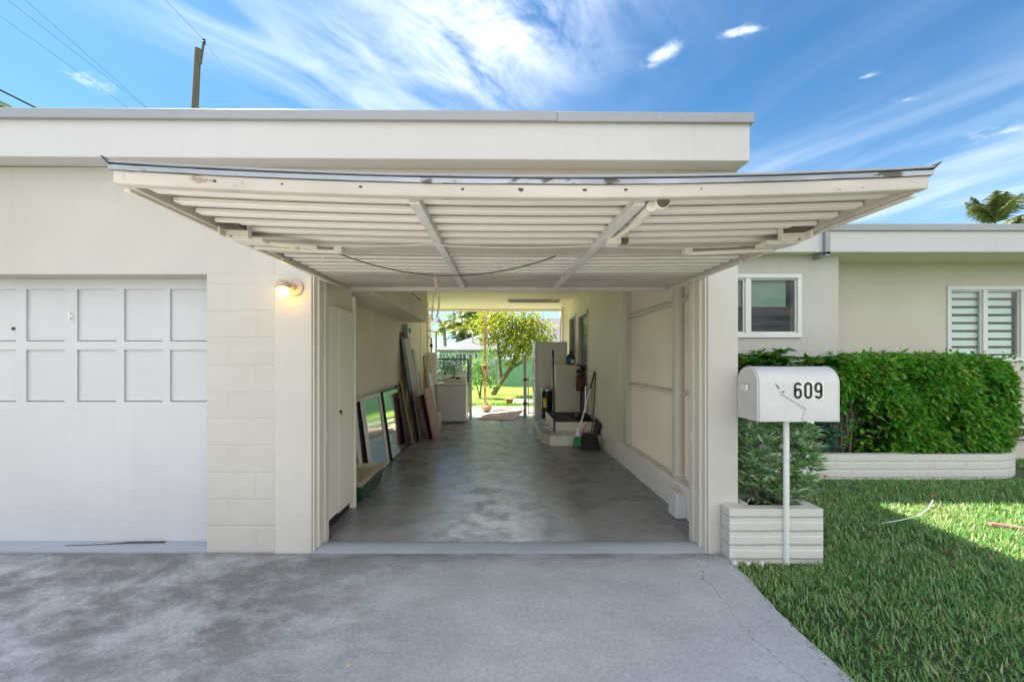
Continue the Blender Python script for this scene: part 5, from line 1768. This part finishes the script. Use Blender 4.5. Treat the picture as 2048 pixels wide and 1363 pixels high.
o = part('pebbles', b, 'gravel', smooth=80); structure(o, 'stuff'); tag(o, 'white pebbles along the edge of the back lawn', 'pebbles')
grass_b = grass('border_grass', 2600, -1.6, 2.6, 12.72, 13.3, .12, .014, 61)
grass_b.data.materials.clear(); grass_b.data.materials.append(M['bush']); tag(grass_b, 'bright green tufts along the patio edge', 'grass')

def blob_tree(name, label, cat, loc, trunk, limbs, clusters, nleaf, size, width, leafmat, barkmat, seed, group=None, spread=.5):
    t = thing(name, label, cat, loc, group)
    L = Vector(loc)
    b = MB()
    for pts, rs in [trunk] + limbs:
        b.tube([L + Vector(p) for p in pts], rs, 9)
    part('trunk', b, barkmat, t)
    r = np.random.default_rng(seed)
    P_, D_ = [], []
    for (cx, cy, cz, rr) in clusters:
        n = int(nleaf * rr * rr)
        d = unit(r.normal(size=(n, 3)))
        rad_ = rr * (r.uniform(0, 1, n) ** .45)
        q = d * rad_[:, None] * np.array([1, 1, .8]) + np.array([cx, cy, cz]) + np.array(loc)
        P_.append(q); D_.append(d + r.normal(0, spread, (n, 3)) + np.array([0, 0, -.2]))
    v, f = leaf_arrays(np.concatenate(P_), np.concatenate(D_), size, width, .2, .15, seed + 1)
    raw_mesh('crown', v, f, leafmat, t)
    return t
# the fruit tree in the yard
YT = 17.0
base = P(985, 776, YT); base.z = -.03
cl = []
r_ = np.random.default_rng(71)
for (px, py, rr) in ((990, 650, .9), (1020, 640, .9), (1040, 655, .9), (1005, 690, .7), (1060, 680, .75), (1035, 690, .7), (1085, 662, .7), (1078, 690, .55), (1050, 635, .7), (975, 670, .6), (985, 630, .8), (1015, 720, .4), (1045, 712, .4), (1025, 665, .8), (1094, 678, .45), (1066, 648, .6), (960, 645, .5)):
    q = P(px, py, YT + r_.uniform(-.6, .6)) - base
    cl.append((q.x, q.y, q.z, rr * .9))
tip = P(1045, 690, YT) - base
blob_tree('fruit_tree', 'leaning tree with yellow-green crown in the back yard', 'tree', tuple(base),
          ([(0, 0, 0), (.35, 0, .55), (.8, 0, 1.15), (tip.x, 0, tip.z)], [.13, .11, .09, .05]),
          [([(.8, 0, 1.15), (1.3, .1, 1.4), (1.6, .1, 1.9)], [.07, .05, .03]), ([(.35, 0, .55), (.3, .2, 1.5), (.2, .2, 2.6)], [.09, .07, .04]),
           ([(.3, .2, 1.5), (.7, .1, 2.3), (1.0, 0, 3.0)], [.06, .05, .03]), ([(.8, 0, 1.15), (1.0, -.2, 1.9), (1.7, -.2, 2.6)], [.06, .05, .03])],
          cl, 760, .16, .08, 'fruit_tree', 'bark', 72)
YB = 15.6
bs = P(960, 778, YB); bs.z = -.03
cl = []
for (px, py, rr) in ((960, 760, .45), (950, 735, .45), (975, 745, .45), (965, 720, .45), (945, 765, .3), (985, 765, .35), (940, 728, .3), (975, 705, .35)):
    q = P(px, py, YB + r_.uniform(-.2, .2)) - bs
    cl.append((q.x, q.y, q.z, rr * .85))
blob_tree('bush', 'bright green bush at the foot of the leaning tree', 'bush', tuple(bs), ([(0, 0, 0), (.05, 0, .6), (.1, 0, 1.2)], [.04, .03, .02]), [([(0, 0, 0), (-.2, 0, .8)], [.03, .015])], cl, 800, .12, .07, 'bush', 'bark', 75)

# fences behind
gf = thing('green_fence', 'green board fence along the back of the yard', 'fence', (3.5, 22.5, 0))
b = MB()
x0f, x1f = P(990, 0, 22.5).x, P(1250, 0, 22.5).x
x = x0f
while x < x1f:
    b.box(x, x + .145, 22.5, 22.53, -.03, CAMZ + .03 + random.uniform(-.01, .01)); x += .15
part('boards', b, 'green_fence', gf)
b = MB()
for px in (996, 1050, 1110): b.box(P(px, 0, 22.4).x - .03, P(px, 0, 22.4).x + .03, 22.42, 22.48, -.03, 1.5)
part('posts', b, 'pipe_grey', gf)
wf = thing('wood_fence', 'grey weathered board fence before the neighbour house', 'fence', (-3, 24, 0))
b = MB()
x, x1f = P(780, 0, 24).x, P(990, 0, 24).x
while x < x1f:
    b.box(x, x + .14, 24, 24.025, -.03, CAMZ - (731 - 720) / F * 24 + random.uniform(-.03, .03) + .1); x += .15
part('boards', b, 'grey_fence', wf)
b = MB(); b.box(P(780, 0, 24).x, x1f, 24.03, 24.10, .75, .84)
part('rail', b, 'grey_fence', wf)
# neighbour house
nh = thing('house', 'pale blue neighbour house with a hipped grey roof', 'house', (-4, 34, 0))
YH = 32.0
xl_, xr2 = P(872, 0, YH).x, P(1000, 0, YH).x
ze = CAMZ + (720 - 699) / F * YH
b = MB(); b.box(xl_ + .3, xr2, YH + .4, YH + 8, -.05, ze)
part('wall', b, 'nb_wall', nh)
b = MB()
xm = P(975, 0, YH).x
b.add([(xl_, YH, ze), (xr2 + 4, YH, ze), (xr2 + 4, YH + 9, ze), (xl_, YH + 9, ze), (xl_ + 4.4, YH + 4.5, ze + 1.9), (xr2 + 2, YH + 4.5, ze + 1.9),
       (xl_, YH, ze - .16), (xr2 + 4, YH, ze - .16), (xr2 + 4, YH + 9, ze - .16), (xl_, YH + 9, ze - .16)],
      [(0, 1, 5, 4), (1, 2, 5), (2, 3, 4, 5), (3, 0, 4), (0, 6, 7, 1), (1, 7, 8, 2), (2, 8, 9, 3), (3, 9, 6, 0), (6, 9, 8, 7)])
rf = part('roof', b, 'nb_roof', nh)
b = MB(); q = P(945, 690, YH + 1.5); b.tube([(q.x, YH + 1.5, ze + .3), (q.x, YH + 1.5, ze + 1.35)], .07, 8)
part('vent_pipe', b, 'pipe_grey', rf)
for px0, px1 in ((877, 900), (909, 934), (948, 957)):
    b = MB(); xa, xb_ = P(px0, 0, YH + .4).x, P(px1, 0, YH + .4).x
    z1_, z0_ = CAMZ + (720 - 706) / F * (YH + .4), CAMZ - (735 - 720) / F * (YH + .4) * (.3 if px0 > 940 else 1)
    b.box(xa, xb_, YH + .36, YH + .399, z0_, z1_)
    w = part('window', b, 'alu', nh)
    b = MB(); n_ = 3 if px0 < 940 else 1
    for i in range(n_):
        wd = (xb_ - xa - .12) / n_
        b.box(xa + .06 + i * wd + .03, xa + .06 + (i + 1) * wd - .03, YH + .345, YH + .359, z0_ + .08, z1_ - .08)
    part('pane', b, 'nb_glass', w)
nh2 = thing('house', 'far house with a broad mauve roof behind the tree', 'house', (6, 34, 0))
x0_, x1_ = P(1035, 0, 30).x, P(1250, 0, 30).x
ze2, zr2 = CAMZ + (720 - 690) / F * 30, CAMZ + (720 - 636) / F * 34
b = MB(); b.add([(x0_, 30, ze2), (x1_, 30, ze2), (x1_, 34, zr2), (x0_, 34, zr2), (x1_, 38, ze2), (x0_, 38, ze2)], [(0, 1, 2, 3), (3, 2, 4, 5), (0, 3, 5), (1, 4, 2)])
part('roof', b, 'nb_roof', nh2)
b = MB(); b.box(x0_ + .3, x1_ - .3, 30.4, 37.6, -.05, ze2 + .05)
part('wall', b, 'nb_wall', nh2)
b = MB(); b.tube([P(1086, 640, 34), P(1086, 620, 34)], .04, 6)
part('vent_pipe', b, 'pipe_grey', nh2)

# palms
def palm(label, base, top, nf, fl, seed, leafm, group=None, droop=1.0, wide=.07, trunk_r=.16, elmin=-.1):
    t = thing('palm_tree', label, 'palm', tuple(base), group)
    base, top = Vector(base), Vector(top)
    b = MB(); mid = base.lerp(top, .5) + Vector((.15, 0, 0))
    b.tube([base, mid, top], [trunk_r * 1.2, trunk_r, trunk_r * .85], 10)
    part('trunk', b, 'bark_pale', t)
    r = np.random.default_rng(seed)
    V, Fc = [], []
    cnt = 0
    for i in range(nf):
        a = 6.283 * i / nf + r.normal(0, .2)
        el = r.uniform(elmin, 1.3)
        L = fl * r.uniform(.8, 1.1)
        d = np.array([math.cos(a) * math.cos(el), math.sin(a) * math.cos(el), math.sin(el)])
        pts = []
        p0 = np.array(top)
        n = 22
        for k in range(n + 1):
            s = k / n
            pts.append(p0 + d * L * s + np.array([0, 0, -1]) * L * .55 * droop * s * s)
        pts = np.array(pts)
        tan = unit(np.gradient(pts, axis=0))
        side = unit(np.cross(tan, np.array([0, 0, 1.0])))
        for k in range(2, n + 1):
            ll = L * .30 * math.sin(math.pi * min(.97, .12 + .85 * k / n)) + .03
            for sg in (-1, 1):
                dd = unit((side[k] * sg * .8 + tan[k] * .6 + np.array([0, 0, -.25 - r.uniform(0, .35)])))
                v, f = pts[k], None
                w = wide * .5
                u = tan[k] * w
                V += [v - u, v + u, v + dd * ll * .6 + u * .6 + np.array([0, 0, -.02]), v + dd * ll * .6 - u * .6, v + dd * ll + np.array([0, 0, -ll * .25])]
                Fc += [(cnt, cnt + 1, cnt + 2), (cnt, cnt + 2, cnt + 3), (cnt + 3, cnt + 2, cnt + 4)]
                cnt += 5
        # rachis
        for k in range(n):
            w = side[k] * .018 * (1 - k / n * .7)
            V += [pts[k] - w, pts[k] + w, pts[k + 1] + w, pts[k + 1] - w]
            Fc += [(cnt, cnt + 1, cnt + 2), (cnt, cnt + 2, cnt + 3)]
            cnt += 4
    raw_mesh('crown', np.array(V), np.array(Fc), leafm, t)
    return t
q = P(1990, 448, 17); palm('upright palm rising behind the right roof', (q.x, 17, 0), q, 15, 1.85, 81, 'palm', 'palms behind the right roof', .55, .09, .09, .85)
q = P(2044, 446, 17.5); palm('drooping palm at the right edge behind the roof', (q.x, 17.5, 0), q, 22, 1.15, 82, 'palm', 'palms behind the right roof', 1.6, .09, .09, .1)
q = P(-22, 205, 18); palm('palm with its frond tips at the left edge above the roof', (q.x, 18, 0), q, 12, 1.0, 83, 'palm', None, 1.0, .05)
for i, (px, py, Y, lab) in enumerate(((888, 655, 40, 'leftmost yellowish palm over the neighbour roof'), (915, 640, 41, 'tall palm over the middle of the neighbour roof'), (932, 660, 39, 'palm nearest the dark tree over the neighbour roof'))):
    q = P(px, py, Y); palm(lab, (q.x, Y, 0), q, 13, 2.2, 90 + i, 'palm_gold', 'palms over the neighbour roof', 1.0, .11, .18)
tb = P(945, 720, 44); tb.z = 0
cl = []
for (px, py, rr) in ((935, 645, 2.0), (955, 640, 2.2), (945, 660, 1.9), (970, 650, 1.8), (930, 665, 1.3), (962, 630, 1.6), (985, 640, 1.6)):
    q = P(px, py, 44 + r_.uniform(-1, 1)) - tb
    cl.append((q.x, q.y, q.z, rr))
blob_tree('broad_tree', 'dark green broad tree behind the neighbour house', 'tree', tuple(tb), ([(0, 0, 0), (.1, 0, 2.2), (.2, 0, 4.5)], [.3, .25, .15]), [([(.1, 0, 2.2), (1.0, 0, 4.6)], [.15, .06])], cl, 260, .42, .24, 'darktree', 'bark', 95)
hb = P(905, 720, 23.4); hb.z = 0
cl = []
for (px, py, rr) in ((893, 722, .5), (902, 730, .5), (885, 735, .45), (895, 745, .5), (905, 712, .35), (888, 716, .35)):
    q = P(px, py, 23.4) - hb; cl.append((q.x, q.y, q.z, rr))
blob_tree('bush', 'dark leafy bush before the neighbour house beside the fence', 'bush', tuple(hb), ([(0, 0, 0), (0, 0, 1.2)], [.05, .03]), [], cl, 500, .2, .1, 'bluegreen', 'bark', 97)

# power pole and wires
YPo = 14.0
pb, pt = P(390, 215, YPo), P(396, 98, YPo)
ax = (pt - pb).normalized()
pole = thing('power_pole', 'weathered wooden power pole rising behind the flat roof', 'power pole', (pb.x - .6, YPo, 0))
b = MB(); b.tube([Vector((pb.x - .45, YPo, -.1)), pb, pt], [.15, .108, .095], 14)
part('shaft', b, 'pole_wood', pole)
b = MB(); b.bar(P(402, 120, YPo - .1), P(407, 88, YPo - .1), .05, .06); b.bar(P(401, 128, YPo - .1), P(402, 100, YPo - .1), .08, .05)
part('bracket', b, 'pole_wood', pole)
b = MB(); b.lathe([(0, .10), (.05, .08), (.03, .04), (.06, .0), (.03, -.04), (.05, -.08), (0, -.10)], P(408, 84, YPo - .1), 12)
part('insulator', b, 'steelblack', pole)
def wire(label, a, c, r, group='overhead wires on the left'):
    a, c = Vector(a), Vector(c)
    d = c - a
    pts = [a.lerp(c, t) for t in (-1.2, -.6, 0, .25, .5, .75, 1, 1.6, 3)]
    b = MB(); b.tube(pts, r, 6)
    o = part('overhead_wire', b, 'cable'); tag(o, label, 'wire', group)
def hit(px, py, h):
    Y = (h - CAMZ) * F / (720 - py); return P(px, py, Y)
wire('thin wire left of the pole, highest of the pair at the top left corner', hit(50, 0, 12), hit(283, 206, 12), .005)
wire('thin wire second from the left crossing the upper left sky', hit(15, 0, 12), hit(290, 214, 12), .005)
wire('thin wire entering at the left edge of the sky below the corner', hit(0, 32, 12), hit(248, 210, 12), .005)
wire('thick dark cable low at the left edge above the roof', hit(0, 180, 8), hit(66, 213, 8), .022)
a = P(408, 80, YPo - .1)
b = MB(); c = hit(330, 0, a.z); dd = c - a
b.tube([a + dd * t for t in (0, .5, 1, 2, 4)], .006, 6); e = P(470, 160, YPo + 12); b.tube(cable_pts(a, e, .1, 8), .005, 6)
o = part('overhead_wire', b, 'cable'); tag(o, 'wire passing over the insulator on the pole top', 'wire', 'overhead wires on the left')
